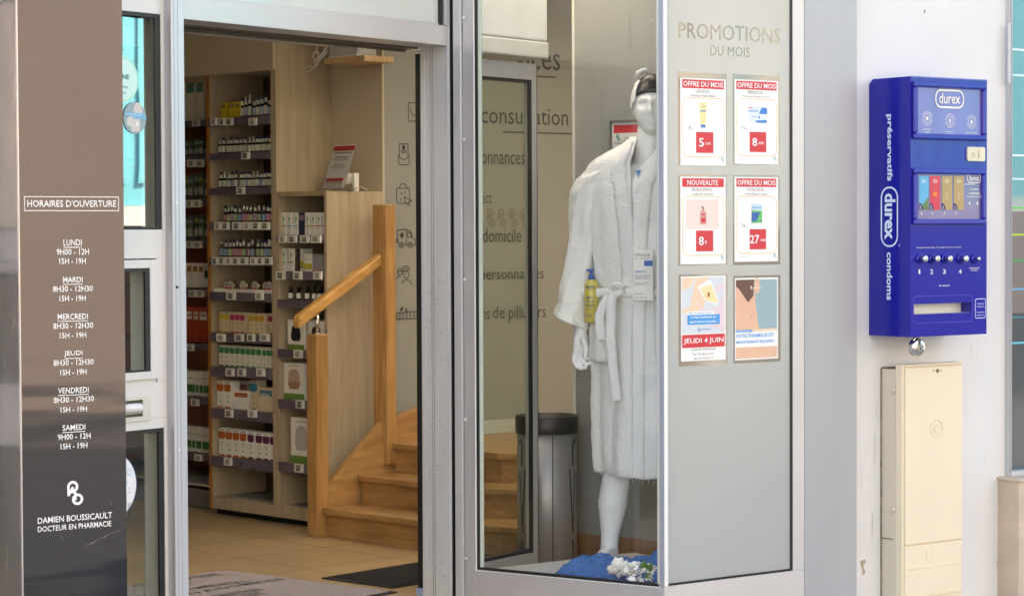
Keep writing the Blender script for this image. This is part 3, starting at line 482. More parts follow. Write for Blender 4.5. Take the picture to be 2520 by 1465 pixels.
def dep1(T_,u,v):
    y=.0028; m=MB(); m.rect(u(.02),u(.97),v(.325),v(.985),y); T_.part('printed_photo',m,flat('pale_photo_print',(.60,.64,.68)))
    m=MB(); m.poly([(u(.02),v(.60)),(u(.2),v(.64)),(u(.32),v(.985)),(u(.62),v(.985)),(u(.50),v(.62)),(u(.3),v(.57)),(u(.05),v(.57))],y-.0003); m.poly([(u(.02),v(.84)),(u(.22),v(.88)),(u(.30),v(.985)),(u(.02),v(.985))],y-.0003); T_.part('printed_skin',m,flat('light_skin_print',(.78,.56,.40)))
    m=MB(); m.poly([(u(.34),v(.72)),(u(.5),v(.60)),(u(.84),v(.64)),(u(.97),v(.80)),(u(.97),v(.34)),(u(.72),v(.40)),(u(.45),v(.57))],y-.0006); m.poly([(u(.74),v(.85)),(u(.97),v(.93)),(u(.97),v(.86)),(u(.78),v(.78))],y-.0006); T_.part('printed_glove',m,flat('glove_print',(.70,.58,.60)))
    m=MB(); m.poly([(u(.36),v(.87)),(u(.60),v(.96)),(u(.66),v(.95)),(u(.86),v(.69)),(u(.80),v(.65)),(u(.52),v(.71))],y-.0009); T_.part('printed_phone',m,flat('phone_white_print',(.75,.76,.78)))
    m=MB(); m.poly([(u(.42),v(.86)),(u(.66),v(.91)),(u(.83),v(.68)),(u(.55),v(.71))],y-.0012); T_.part('printed_screen',m,flat('straw_print',(.78,.66,.36)))
    m=MB(); m.ell(u(.61),v(.78),.006,.010,y-.0015,14); T_.part('printed_spot',m,flat('rust_print',(.45,.14,.03)))
    m=MB(); m.rect(u(.14),u(.86),v(.43),v(.545),y-.0015); T_.part('blue_band',m,flat('sky_blue_print',(.03,.30,.66)))
    m=MB(); m.rect(u(.13),u(.73),v(.545),v(.585),y-.0015); T_.part('white_band',m,WHT)
    m=MB(); m.text('Grain de beauté suspect ?',u(.15),u(.71),v(.552),v(.578),y-.0018,.015); T_.part('lettering',m,BLUEP)
    m=MB(); m.text('VOTRE PHARMACIE EST',u(.20),u(.79),v(.502),v(.527),y-.0018,.010); m.text('MAINTENANT ÉQUIPÉE !',u(.19),u(.80),v(.446),v(.477),y-.0018,.010); T_.part('lettering',m,WHT)
    m=MB(); m.text('pictaderm',u(.44),u(.67),v(.36),v(.385),y-.0018,.010); logo(m,u(.37),u(.42),v(.345),v(.39),y-.0018,.0014); T_.part('lettering',m,BLUEP)
    m=MB(); m.rect(u(.02),u(.97),v(.16),v(.312),y-.002); T_.part('red_block',m,RED)
    m=MB(); m.text('JEUDI 4 JUIN',u(.05),u(.94),v(.195),v(.27),y-.0024,.010); T_.part('heading',m,WHT)
    m=MB(); m.text('Journée Dépistage',u(.23),u(.77),v(.115),v(.15),y,.010); m.text('Sur Rendez-vous',u(.26),u(.72),v(.068),v(.095),y,.010); m.text('04 76 97 50 51',u(.28),u(.70),v(.014),v(.042),y,.010); T_.part('lettering',m,GREYT)
poster('white and red jeudi 4 juin screening poster with a phone photo',1675,1785,680,889,dep1,(1670,1790,675,901))
def dep2(T_,u,v):
    y=.0028; m=MB(); m.rect(u(.02),u(.975),v(.36),v(.98),y); T_.part('printed_photo',m,flat('teal_grey_print',(.28,.40,.43)))
    m=MB(); m.poly([(u(.02),v(.36)),(u(.02),v(.98)),(u(.44),v(.98)),(u(.47),v(.70)),(u(.52),v(.48)),(u(.56),v(.36))],y-.0003); m.ell(u(.51),v(.90),.012,.030,y-.0004,20); T_.part('printed_skin',m,SKIN)
    m=MB(); m.poly([(u(.02),v(.98)),(u(.44),v(.98)),(u(.42),v(.78)),(u(.30),v(.70)),(u(.10),v(.86)),(u(.02),v(.90))],y-.0005); T_.part('printed_hair',m,flat('dark_brown_print',(.14,.07,.045)))
    m=MB(); m.line([(u(.03),v(.70)),(u(.20),v(.68)),(u(.44),v(.60))],.016,y-.0007); m.line([(u(.03),v(.62)),(u(.14),v(.60)),(u(.30),v(.42))],.015,y-.0007); m.poly([(u(.02),v(.52)),(u(.02),v(.84)),(u(.14),v(.82)),(u(.24),v(.66)),(u(.12),v(.54))],y-.0006); T_.part('printed_hand',m,flat('rose_skin_print',(.74,.42,.30)))
    m=MB(); m.ell(u(.38),v(.52),.003,.004,y-.0009,12); T_.part('printed_spot',m,SKIND)
    m=MB(); m.rect(u(.02),u(.39),v(.338),v(.368),y-.0009); T_.part('blue_band',m,flat('sky_blue_print',(.03,.30,.66)))
    m=MB(); m.rect(u(.395),u(.96),v(.345),v(.375),y-.0009); T_.part('peach_band',m,flat('peach_print',(.75,.52,.32)))
    m=MB(); m.text('OBLÈME DE PEAU ?',u(.03),u(.37),v(.345),v(.362),y-.0012,.010); m.text('GRAINS DE BEAUTÉ SUSPECT',u(.41),u(.95),v(.352),v(.369),y-.0012,.015); m.text('pictaderm',u(.42),u(.62),v(.87),v(.885),y-.0012,.010); logo(m,u(.35),u(.40),v(.86),v(.90),y-.0012,.0014); T_.part('lettering',m,WHT)
    m=MB(); m.text('VOTRE PHARMACIE EST',u(.02),u(.90),v(.272),v(.318),y-.0005,.010); m.text('MAINTENANT ÉQUIPÉE !',u(.03),u(.93),v(.195),v(.245),y-.0005,.010); T_.part('lettering',m,flat('sky_blue_print',(.03,.30,.66)))
    m=MB(); m.rect(u(.02),u(.975),v(.02),v(.155),y-.0005); T_.part('printed_skin',m,SKIN)
poster('blue lettered poster with a neck and hand photo, bottom right of the panel',1808,1914,684,886,dep2,(1805,1921,678,894))
# cladding panel and outer wall
xc0,xc1=wx(1980),wx(2108.7)
m=MB(); m.box(xc0,xc1,0,.12,-.30,2.61); solo('cladding_panel','tall satin metal panel between the frosted pane and the white wall','panel',W,m,SATIN,(xc0,0,-.30),bv=.002)
WY=.05
m=MB(); xw1=W.X(2476,700,WY); m.box(xc1-.05,xw1,WY,.30,-.30,2.61); 
solo('outer_wall','white rendered wall carrying the blue dispenser','wall',W,m,EXTW,(xc1,0,-.30))
WL=bpy.data.objects['outer_wall']
def wear(name,mb,mt):
    ob=bpy.data.objects.new(name,mb.mesh(name,mt,(xc1,0,-.30))); COL.objects.link(ob); ob.parent=WL
def blot(px,py,rx,ry,sd_,n=22):
    x,z=W.at(px,py,WY); return [(x+rx*math.cos(2*PI*i/n)*(.7+.5*NZ0.noise(Vector((math.cos(2*PI*i/n)*1.7,math.sin(2*PI*i/n)*1.7,sd_)))),z+ry*math.sin(2*PI*i/n)*(.7+.5*NZ0.noise(Vector((math.cos(2*PI*i/n)*1.7+4,math.sin(2*PI*i/n)*1.7,sd_))))) for i in range(n)]
from mathutils import noise as NZ0
GR=mat('grime',(.40,.34,.26),.9,0,.3,25); GRL=mat('pale_grime',(.62,.58,.51),.9,0,.1,25)
m=MB()
x,z=W.at(2117,1378,WY); m.poly([(x,z),(x+.026,z+.002),(x+.028,z-.012),(x+.016,z-.016),(x+.018,z-.030),(x+.028,z-.044),(x+.020,z-.056),(x+.008,z-.052),(x+.012,z-.040),(x+.004,z-.024)],WY-.0008); wear('glue_residue',m,mat('brown_glue',(.42,.35,.24),.7,0,.2,40))
m=MB(); m.poly(blot(2275,28,.007,.011,3),WY-.0008); wear('chip',m,mat('olive_chip',(.25,.24,.15),.8))
for k,(px,py,rx,ry) in enumerate(((2434,1210,.004,.003),(2420,1330,.003,.004),(2457,1385,.010,.022),(2462,1400,.004,.020),(2448,1362,.010,.003),(2455,1260,.012,.002),(2472,1300,.010,.002),(2112,1050,.003,.004),(2160,1240,.003,.004),(2440,760,.003,.003),(2450,1190,.016,.002))):
    m=MB(); m.poly(blot(px,py,rx,ry,k+.5),WY-.0008); wear('stain',m,GR if k in (2,3) else GRL)
for k,(px,py,rx,ry) in enumerate(((2152,1100,.004,.10),(2157,1010,.003,.05),(2146,1290,.006,.06),(2390,860,.003,.035),(2258,880,.004,.012),(2425,1120,.002,.05),(2120,1180,.002,.06),(2466,1330,.004,.05),(2404,870,.002,.028),(2300,868,.0025,.012))):
    m=MB(); m.poly(blot(px,py,rx,ry,k+9.5,30),WY-.0006-.00005*k); wear('rain_streak',m,mat('rain_streak_grime',(.56,.535,.49),.9,0,.15,30))
# right end: neighbouring shop front
xn=W.X(2491,700,.02); zsill=W.Z(2480,1172,.02)
T_=Thing('neighbour_window','dark glass window in a grey frame at the right edge of the wall','shop window',W,(xw1,.02,zsill))
m=MB(); m.box(xw1,xn,.02,.2,zsill,2.61); m.box(xn,xn+1.6,.02,.2,zsill-.0,zsill+.02); m.box(xw1-.006,xw1-.0004,.03,.055,zsill,2.61); T_.part('frame',m,mat('grey_pvc',(.50,.51,.52),.4),.002)
m=MB(); m.box(W.X(2479,80,.019),W.X(2486,80,.019),.014,.02,W.Z(2480,205),W.Z(2480,55)); T_.part('hinge_plate',m,mat('grey_pvc',(.50,.51,.52),.4),.002)
m=MB(); m.rect(xn,xn+1.6,zsill+.02,2.61,.05); T_.part('glass_pane',m,mat('dark_mirror_glass',(.05,.07,.08),.05,0,.1,3,ior=2.4))
m=MB(); m.box(xn+1.6,xn+1.64,.0,.2,zsill,2.61); T_.part('frame',m,mat('grey_pvc',(.50,.51,.52),.4),.002)
m=MB(); m.box(xn+1.641,9,WY,.30,-.3,2.61); solo('outer_wall','white rendered wall beyond the far side of the dark window','wall',W,m,EXTW,(xn+1.64,0,-.3))
m=MB(); m.box(-3.8,L0-.001,.0,.30,-.3,2.61); solo('outer_wall','white rendered wall left of the hours sign','wall',D,m,EXTW,(-3.8,0,-.3))
stp=[(122,(.7,.8,.85)),(185,(.6,.8,.85)),(382,(.7,.8,.85)),(440,(.6,.75,.8)),(511,(.12,.55,.12)),(577,(.45,.6,.05)),(641,(.05,.3,.08)),(711,(.12,.35,.6)),(780,(.03,.2,.25)),(843,(.10,.5,.65))]
for k,(py,c) in enumerate(stp):
    m=MB(); z=W.Z(2500,py,.05); m.rect(xn,xn+1.6,z-.004,z+.004,.047); T_.part('coloured_stripe',m,flat('stripe_%02d'%k,c,.3))
m=MB(); m.rect(xn,xn+1.6,W.Z(2500,480,.05),2.6,.0485); T_.part('turquoise_reflection',m,flat('turquoise_reflection',(.12,.34,.37),.25))  # turquoise reflection painted on the pane as a coloured sheet
m=MB(); m.rect(xn,xn+1.6,W.Z(2500,770,.05),W.Z(2500,520,.05),.0485); T_.part('brown_patch',m,flat('brown_patch',(.20,.16,.15),.25))  # plain brown area laid over the dark pane
xq=W.X(2486,1300,-.005)
m=MB(); m.box(xq-.012,xq+1.8,-.06,.2,-.30,zsill-.012); m.box(xq-.02,xq+1.8,-.07,.2,zsill-.012,zsill-.0005); solo('stone_plinth','tan stone plinth under the dark window at the right edge','plinth',W,m,mat('tan_stone',(.55,.44,.34),.75,0,.12,7,bump=.2,bsc=60,dirt=(.3,.22,.15),dsc=4,dthr=.6),(xq,0,-.30),bv=.003)
# ================================================================== BLUE DISPENSER
MX0=W.X(2138.5,500,WY); MYF,_=W.atx(2240.5,500,MX0); MX1=W.X(2428.5,500,MYF); MZ0=W.Z(2240,829,MYF); MZ1=W.Z(2240,187.5,MYF)
BLU=mat('blue_enamel',(.005,.010,.29),.16,0,.04,3,coat=.45,spec=.2,ior=1.5,rvar=.05); BLUF=mat('blue_enamel_front',(.012,.014,.30),.2,0,.05,2,coat=.5,spec=.25,rvar=.05)
M_=Thing('vending_machine','blue wall mounted dispenser with four push knobs and a vertical durex logo','vending machine',W,(MX0,MYF,MZ0))
q=lambda px,py:(W.X(px,py,MYF),W.Z(px,py,MYF))
ty1,ty0=q(2240,736)[1],q(2240,776)[1]
tx0,tx1=q(2249,750)[0],q(2391,750)[0]; sz1=q(2249,748)[1]; sz0=q(2249,773)[1]
m=MB(); m.add([(MX0,MYF,MZ0),(MX1,MYF,MZ0),(MX1,WY,MZ0),(MX0,WY,MZ0),(MX0,MYF,MZ1),(MX1,MYF,MZ1),(MX1,WY,MZ1),(MX0,WY-.02,MZ1),(MX0,WY,MZ1-.02)],[(0,3,2,1),(4,5,6,7),(1,2,6,5),(3,8,7,6,2),(0,4,7,8,3)])
e=.0
m.m=1
for a in ((MX0,MX1,sz1,MZ1),(MX0,MX1,MZ0,sz0)): m.rect(*a,MYF)
m.rect(MX0,tx0,sz0,sz1,MYF); m.rect(tx1,MX1,sz0,sz1,MYF)
M_.part('case',m,[BLU,BLUF])
m=MB(); m.rect(tx0,tx1,sz0,sz1,MYF+.055); m.add([(tx0,MYF,sz0),(tx1,MYF,sz0),(tx1,MYF+.055,sz0),(tx0,MYF+.055,sz0)],[(0,1,2,3)]); m.add([(tx0,MYF,sz1),(tx1,MYF,sz1),(tx1,MYF+.055,sz1),(tx0,MYF+.055,sz1)],[(0,1,2,3)]); tr=M_.part('delivery_tray',m,mat('galvanised_tray',(.66,.66,.64),.4,.2))
m=MB(); m.add([(tx0,MYF+.0,sz0),(tx0,MYF+.0,sz1),(tx0,MYF+.055,sz1),(tx0,MYF+.055,sz0)],[(0,1,2,3)]); M_.part('tray_side',m,BLU,parent=tr); m=MB(); m.add([(tx1,MYF+.0,sz0),(tx1,MYF+.0,sz1),(tx1,MYF+.055,sz1),(tx1,MYF+.055,sz0)],[(0,1,2,3)]); M_.part('tray_side',m,BLU,parent=tr)
def frame4(x0,x1,z0,z1,wd,y0,y1):
    m=MB(); m.box(x0,x1,y0,y1,z1-wd,z1); m.box(x0,x1,y0,y1,z0,z0+wd); m.box(x0,x0+wd,y0,y1,z0+wd,z1-wd); m.box(x1-wd,x1,y0,y1,z0+wd,z1-wd); return m
a0,a1=q(2244,199)[0],q(2423,199)[0]; az1=q(2244,199)[1]; az0=q(2244,342)[1]
M_.part('upper_bezel',frame4(a0,a1,az0,az1,.022,MYF-.014,MYF),BLUF,.006)
m=MB(); m.rect(a0+.02,a1-.02,az0+.02,az1-.02,MYF-.002); M_.part('display_panel',m,mat('violet_sheen_panel',(.17,.14,.42),.12,0,.08,5,coat=.6))  # violet sheen of reflections painted into the panel colour
def stad(x0,x1,z0,z1): r=(z1-z0)/2; return rrect(x0,x1,z0,z1,r*.86,8)
def dlogo(px0,px1,py0,py1,name,y,lw,mt,parent=None):
    m=MB(); x0,z1=W.at(px0,py0,y); x1=W.X(px1,py0,y); z0=W.Z(px0,py1,y); m.line(stad(x0,x1,z0,z1),lw,y,True)
    hx,hz=(x1-x0),(z1-z0); m.text('durex',x0+hx*.12,x1-hx*.12,z0+hz*.22,z1-hz*.15,y-.0004,.010); M_.part(name,m,mt,parent=parent)
CRM=flat('cream_letters',(.82,.78,.72),.4)
dlogo(2303,2371,221,263,'logo',MYF-.004,.0062,CRM)
for k,(px,py,t,w_) in enumerate(((2282,291,('Qualité Durex','assurée'),13),(2338,297,('La marque n°1','des préservatifs','dans le monde'),14),(2391,300,('Approvisionnement','responsable'),16))):
    m=MB(); y=MYF-.003; x,z=W.at(px,py,y); r=.017
    m.line([(x+r*math.cos(i*PI/10)*.95,z+r*math.sin(i*PI/10)*1.0) for i in range(21)],.0018,y)
    for i in range(26):
        a=i*2*PI/26
        if i%13 not in (0,): m.line([(x+r*1.35*math.cos(a),z+r*1.35*math.sin(a)),(x+r*1.6*math.cos(a),z+r*1.6*math.sin(a))],.0022,y)
    if k==0: m.poly([(x+(.011 if i%2==0 else .005)*math.sin(i*PI/8),z+(.011 if i%2==0 else .005)*math.cos(i*PI/8)) for i in range(16)],y)
    elif k==1: m.text('1',x-.004,x+.004,z-.008,z+.008,y,.010)
    else: m.poly([(x-.004,z-.011),(x+.006,z-.004),(x+.004,z+.011),(x-.006,z+.003)],y)
    for j,tt in enumerate(t):
        zz=W.Z(px,py+27+j*6.3,y); m.text(tt,x-.0017*len(tt),x+.0017*len(tt),zz-.003,zz+.003,y,.010)
    M_.part('badge',m,CRM)
m=MB(); x0,z1=q(2378,361); x1=q(2421,361)[0]; z0=q(2378,396)[1]; m.prism(rrect(x0,x1,z0,z1,.006),MYF-.008,MYF); cp=M_.part('coin_plate',m,mat('ivory_plate',(.66,.62,.46),.4,0,.08,6,dirt=(.45,.38,.22),dsc=30,dthr=.62),.001)
m=MB(); x,z=q(2404,379); m.box(x,x+.004,MYF-.0085,MYF-.0081,z-.014,z+.014); x,z=q(2391,381); m.line([(x+.009*math.cos(i*PI/8),z+.009*math.sin(i*PI/8)) for i in range(17)],.0016,MYF-.0086); m.text('2',x-.003,x+.003,z-.004,z+.004,MYF-.0086,.02); M_.part('coin_slot',m,GREYT,parent=cp)
c0,c1=q(2244,415)[0],q(2422,415)[0]; cz1=q(2244,413)[1]; cz0=q(2244,553)[1]
wdw=M_.part('product_bezel',frame4(c0,c1,cz0,cz1,.022,MYF-.014,MYF),BLUF,.006)
m=MB(); m.rect(c0+.02,c1-.02,cz0+.02,cz1-.02,MYF-.002); M_.part('product_card',m,mat('violet_card',(.15,.12,.28),.15,0,.08,5,coat=.6))
for px0,px1,c,nb in ((2262,2285,(.08,.38,.62),'3'),(2288.5,2314,(.60,.04,.07),'2'),(2318,2343,(.42,.29,.12),'2'),(2347,2372,(.42,.29,.12),'2')):
    y=MYF-.003; x0=W.X(px0,440,y); x1=W.X(px1,440,y); z1=W.Z(px0,433,y); z0=W.Z(px0,516,y)
    m=MB(); m.rect(x0,x1,z0,z1,y); pk=M_.part('product_picture',m,flat('pack_%d'%px0,c,.3))
    if px0<2270: m=MB(); m.poly([(x0,z0),(x1,z0),(x1,z0+.05),((x0+x1)/2,z0+.025)],y-.0004); M_.part('print',m,flat('pack_green',(.12,.2,.08)),parent=pk)
    if 2280<px0<2300: m=MB(); m.ell((x0+x1)/2,(z0+z1)/2-.004,.012,.008,y-.0004,18); M_.part('print',m,flat('pack_orange',(.75,.25,.03)),parent=pk)
    if px0>2310: m=MB(); m.ell((x0+x1)/2,(z0+z1)/2-.01,.008,.016,y-.0004,18); M_.part('print',m,flat('pack_tan',(.5,.36,.2)),parent=pk)
    m=MB(); m.line(rrect((x0+x1)/2-.010,(x0+x1)/2+.010,z1-.024,z1-.012,.005,3),.0014,y-.0005,True); m.text('durex',(x0+x1)/2-.008,(x0+x1)/2+.008,z1-.021,z1-.015,y-.0005,.010); m.text('1 x 2€',(x0+x1)/2-.008,(x0+x1)/2+.008,z1+.010,z1+.016,y-.0005,.010)
    m.text(nb,x0+.003,x0+.009,z0+.006,z0+.016,y-.0009,.010); m.text('préservatifs',x0+.001,x0+.016,z0+.002,z0+.0045,y-.0009,.010); m.line([(x0+.012,z0-.006),(x0+.012,z0-.018),(x0+.009,z0-.013)],.0014,y-.0005); m.line([(x0+.012,z0-.018),(x0+.015,z0-.013)],.0014,y-.0005); M_.part('caption',m,CRM,parent=pk)
    m=MB(); m.ell(x0,z0,.020,.026,y-.0006,14,0,PI/2) if 0 else m.poly([(x0,z0)]+[(x0+.021*math.cos(i*PI/16),z0+.026*math.sin(i*PI/16)) for i in range(9)],y-.0006); M_.part('price_corner',m,flat('navy_corner',(.03,.02,.12)),parent=pk)
dlogo(2381,2413,428,449,'logo',MYF-.0035,.003,CRM)
m=MB(); y=MYF-.0035
for t_,py,px,wd in (('Accepte',466,2386,22),('seulement',475,2384,27),('les pièces de 2€',484,2380,35)): wt(m,t_,px,px+wd,py-4,py+3,y)
x0,z_=W.at(2374,453,y); m.rect(x0,x0+.055,z_-.001,z_+.001,y)
for px in (2386,2405): x,z=W.at(px,500,y); m.ell(x,z,.004,.006,y,12)
M_.part('caption',m,CRM)
m=MB(); y=MYF-.0006; wt(m,'Attendez que les pièces tombent. Tirez la poignée au maximum et repoussez-la',2255,2366,607.5,610.5,y,.02); wt(m,'Info : www.durex.fr',2311,2337,700,704,y,.015)
for j,t_ in enumerate(('Remboursement','des pièces')): wt(m,t_,2386+j*4,2410-j*4,657+j*6,661+j*6,y,.02)
M_.part('caption',m,CRM)
STEEL=mat('polished_steel',(.68,.66,.64),.18,1.,.05,10)
for k,(px,nm) in enumerate(((2262,'1'),(2292,'2'),(2323,'3'),(2362,'4'),(2397,''))):
    x,z=q(px,636); m=MB(); m.tube([(x,MYF,z),(x,MYF-.006,z),(x,MYF-.010,z)],[.020,.019,.014],20); kb=M_.part('knob',m,BLU)
    L=.032 if nm else .024; r=.0125 if nm else .0075
    m=MB(); m.tube([(x,MYF-.008,z),(x,MYF-L,z),(x,MYF-L-.004,z),(x,MYF-L-.005,z)],[r*.8,r,r*.9,r*.5],18); M_.part('cap',m,STEEL,parent=kb)
    if nm: m=MB(); wt(m,nm,px-(2.6 if nm!='1' else 1.),px+(4.4 if nm!='1' else 2.6),662,673.5,MYF-.0006,.012); M_.part('number',m,CRM)
# stamped surround of the tray and round notice
m=MB(); y=MYF-.0008; x0,z1=q(2247,729); x1=q(2393,729)[0]; z0=q(2247,795)[1]; m.line(rrect(x0,x1,z0,z1,.016),.0022,y,True); M_.part('tray_outline',m,mat('blue_highlight',(.10,.07,.50),.2,coat=.5))
m=MB(); x0,z1=q(2400,735); x1=q(2425,735)[0]; z0=q(2400,782)[1]; m.line(rrect(x0,x1,z0,z1,.007),.0026,y,True)
for j,t_ in enumerate(('Cet appareil est','vidé tous les jours','','Ne contient pas',"d'argent la nuit")):
    if t_: wt(m,t_,2404,2422,745+j*7,749+j*7,y,.02)
M_.part('notice',m,mat('lilac_letters',(.55,.60,.85),.4))
m=MB(); m.box(MX0+.001,MX1-.002,MYF-.003,MYF+.002,MZ1-.004,MZ1+.001); M_.part('top_lip',m,mat('worn_blue',(.08,.12,.5),.3,0,.3,30))
# lettering on the left side (its own axes: along the side away from the wall)
SD=Fr(W.wld(MX0-.0008,WY)[:2],W.az-90); SD=Fr(W.wld(MX0-.0008,WY)[:2],W.az+90)
def sidepart(name,mb,mt):
    ob=bpy.data.objects.new(name,mb.mesh(name,mt)); COL.objects.link(ob); ob.parent=M_.e
    dx,dy=MX0-.0008-M_.o[0],WY-M_.o[1]; ob.location=(dx,dy,-M_.o[2]); ob.rotation_euler=(0,0,-PI/2); return ob
sl_=mat('pale_blue_letters',(.60,.72,.86),.4)
sx=lambda px,py:SD.X(px,py,0); szz=lambda px,py:SD.Z(px,py,0)
m=MB(); m.textv('préservatifs',sx(2180,400),sx(2196.5,400),szz(2188,445),szz(2188,281),0,.025); sidepart('lettering',m,sl_)
m=MB(); m.textv('condoms',sx(2182,680),sx(2196,680),szz(2188,738),szz(2188,620),0,.025); sidepart('lettering',m,sl_)
m=MB(); x0,x1=sx(2169,530),sx(2208.5,530); z1,z0=szz(2188,461),szz(2188,605); m.line(stad(x0,x1,z0,z1) if 0 else rrect(x0,x1,z0,z1,(x1-x0)*.46,8),.0065,0,True); m.textv('durex',x0+(x1-x0)*.2,x1-(x1-x0)*.12,z0+.025,z1-.022,-.0004,.03)
r_=.0035; xx,zz=sx(2213,603),szz(2213,603); m.line([(xx+r_*math.cos(i*PI/6),zz+r_*math.sin(i*PI/6)) for i in range(13)],.0014,0); sidepart('logo',m,sl_)
# padlock
px_,pz_=W.at(2257,853,MYF+.03); py_=MYF+.03
T_=Thing('padlock','round steel disc padlock hanging under the blue dispenser','padlock',W,(px_,py_,pz_))
m=MB(); R=.034
m.tube([(px_,py_+.014,pz_),(px_,py_+.012,pz_),(px_,py_-.008,pz_),(px_,py_-.014,pz_),(px_,py_-.0145,pz_)],[R*.85,R,R,R*.82,R*.3],32); T_.part('body',m,STEEL)
m=MB(); m.tube([(px_+R*.55*math.cos(a),py_-.002,pz_+R*.75+R*.5*math.sin(a)) for a in [PI*i/10 for i in range(-1,12)]],.005,8); T_.part('shackle',m,STEEL)
m=MB(); m.poly([(px_-.010,pz_+R*.95),(px_-.010,pz_+.012),(px_-.003,pz_+.004),(px_+.004,pz_+.012),(px_+.006,pz_+R*.95)],py_-.0150); m.ell(px_+.003,pz_-.006,.004,.005,py_-.0152,12); T_.part('slot',m,mat('lock_shadow',(.06,.055,.05),.4))
m=MB(); m.line([(px_+.002+.016*math.cos(a),pz_-.004+.016*math.sin(a)) for a in [i*PI/10 for i in range(21)]],.0022,py_-.0151); m.line([(px_-.012,pz_-.014),(px_+.010,pz_+.008)],.0016,py_-.0153); T_.part('engraving',m,mat('dark_steel',(.3,.29,.27),.3,1.))
# ================================================================== CREAM METER CABINET
BX0=W.X(2168,1100,WY); BYF,_=W.atx(2221,1100,BX0); BX1=W.X(2367.5,1100,BYF); BZ1=W.Z(2222,896.5,BYF)
CRMB=mat('cream_polyester',(.78,.67,.50),.55,0,.025,2.5,dirt=(.62,.55,.42),dsc=5,dthr=.74); CRMS=mat('weathered_polyester',(.62,.54,.44),.65,0,.03,3,dirt=(.45,.36,.24),dsc=7,dthr=.7)
B_=Thing('meter_cabinet','tall cream electricity meter cabinet standing out from the white wall','cabinet',W,(BX0,BYF,-.30))
dp=WY-BYF
m=MB(); m.box(BX0,BX1,BYF+dp*.34,WY,-.30,W.Z(2168,905,WY)); B_.part('body',m,CRMS,.004)
m=MB(); m.box(BX0-.001,BX1+.003,BYF,BYF+dp*.335,-.30,BZ1); B_.part('front_casing',m,CRMB,.005)
g=lambda px,py:W.at(px,py,BYF)
zd1=g(2225,905)[1]; zd0=W.Z(2222,1341,BYF)
m=MB(); m.box(BX0+.008,BX1-.006,BYF-.008,BYF-.0003,zd0,zd1); dr_=B_.part('upper_door',m,CRMB,.003)
m=MB(); m.box(BX0+.008,BX1-.006,BYF-.006,BYF-.0003,-.02,zd0-.006); B_.part('lower_door',m,CRMB,.003)
m=MB(); m.box(BX0+.006,BX1-.004,BYF-.010,BYF+.0,BZ1-.008,BZ1-.003); B_.part('drip_edge',m,CRMB,.001)
m=MB(); x,z=g(2303,911); m.tube([(x,BYF-.008,z),(x,BYF-.011,z)],[.008,.007],16); lk=B_.part('lock',m,mat('brass_lock',(.30,.25,.16),.35,.7),parent=dr_)
m=MB(); m.tube([(x,BYF-.0111,z),(x,BYF-.0118,z)],.0045,12); m.text('OF',x-.026,x-.016,z-.004,z+.004,BYF-.0085,.02); m.text('ON',x+.014,x+.024,z-.004,z+.004,BYF-.0085,0); B_.part('lock_marks',m,flat('olive_mark',(.12,.10,.05)))
m=MB(); x,z=g(2301,1052); ring=lambda r0,n=32:[(x+r0*math.cos(i*2*PI/n),BYF-.009,z+r0*math.sin(i*2*PI/n)) for i in range(n+1)]
m.tube(ring(.032),.0022,6,False); m.tube([(x+.016*math.cos(a)+.002,BYF-.009,z+.016*math.sin(a)) for a in [PI*.35+i*PI*1.3/14 for i in range(15)]],.0028,6); m.tube([(x-.006,BYF-.009,z-.022),(x+.012,BYF-.009,z-.022)],.0014,6); B_.part('embossed_mark',m,CRMB,parent=dr_)
m=MB(); x,z=g(2284,1347); m.tube([(x-.018,BYF-.0065,z-.004),(x-.018,BYF-.0065,z-.030),(x-.012,BYF-.0065,z-.046),(x,BYF-.0065,z-.053),(x+.012,BYF-.0065,z-.046),(x+.018,BYF-.0065,z-.030),(x+.018,BYF-.0065,z-.004)],.0018,6); xa_,za_=g(2229,1400); m.tube([(xa_,BYF-.0065,za_),(BX1-.02,BYF-.0065,za_)],.0016,6); B_.part('embossed_tab',m,CRMB)
for py in (960,1254):
    zc_=W.Z(2215,py,BYF+dp*.3); m=MB(); m.tube([(BX0-.002,BYF+dp*.335,zc_+.008),(BX0-.010,BYF+dp*.25+.01,zc_),(BX0-.002,BYF+dp*.335+.01,zc_-.01)],.005,8); m.box(BX0-.009,BX0-.0012,BYF+dp*.34,BYF+dp*.48,zc_-.008,zc_+.008); B_.part('hinge',m,CRMS,.002)
m=MB(); zz=W.Z(2168,905,WY); m.box(BX0,BX0+.09,BYF+dp*.34,WY-.001,zz+.0005,zz+.004); B_.part('gap_shadow_strip',m,mat('gap_shadow_brown',(.10,.08,.05),.9,0,.4,30))  # dark strip painted as the shadow in the gap above the body
m=MB(); zz=W.Z(2168,1320,WY); m.box(BX0-.003,BX0-.0004,BYF+dp*.45,WY,zz-.004,zz+.001); m.box(BX0-.004,BX0-.0002,WY-.006,WY-.0002,-.30,W.Z(2168,905,WY)); B_.part('joint',m,mat('grimy_joint',(.22,.19,.14),.9,0,.4,30))
# ================================================================== INTERIOR WALLS
shY=.19; xL0=A.X(513.,700,shY); xLR=A.X(682,700,shY); xN1=A.X(805,700,shY); yBk,_=A.atx(943,700,xN1)
xT0=T.X(942,600,0)
m=MB(); m.box(xT0,3.4,0,.1,0,zc)
TW=solo('lettered_wall','cream interior wall with grey service words and icons, behind the stairs','wall',T,m,WALLC,(xT0,0,0))
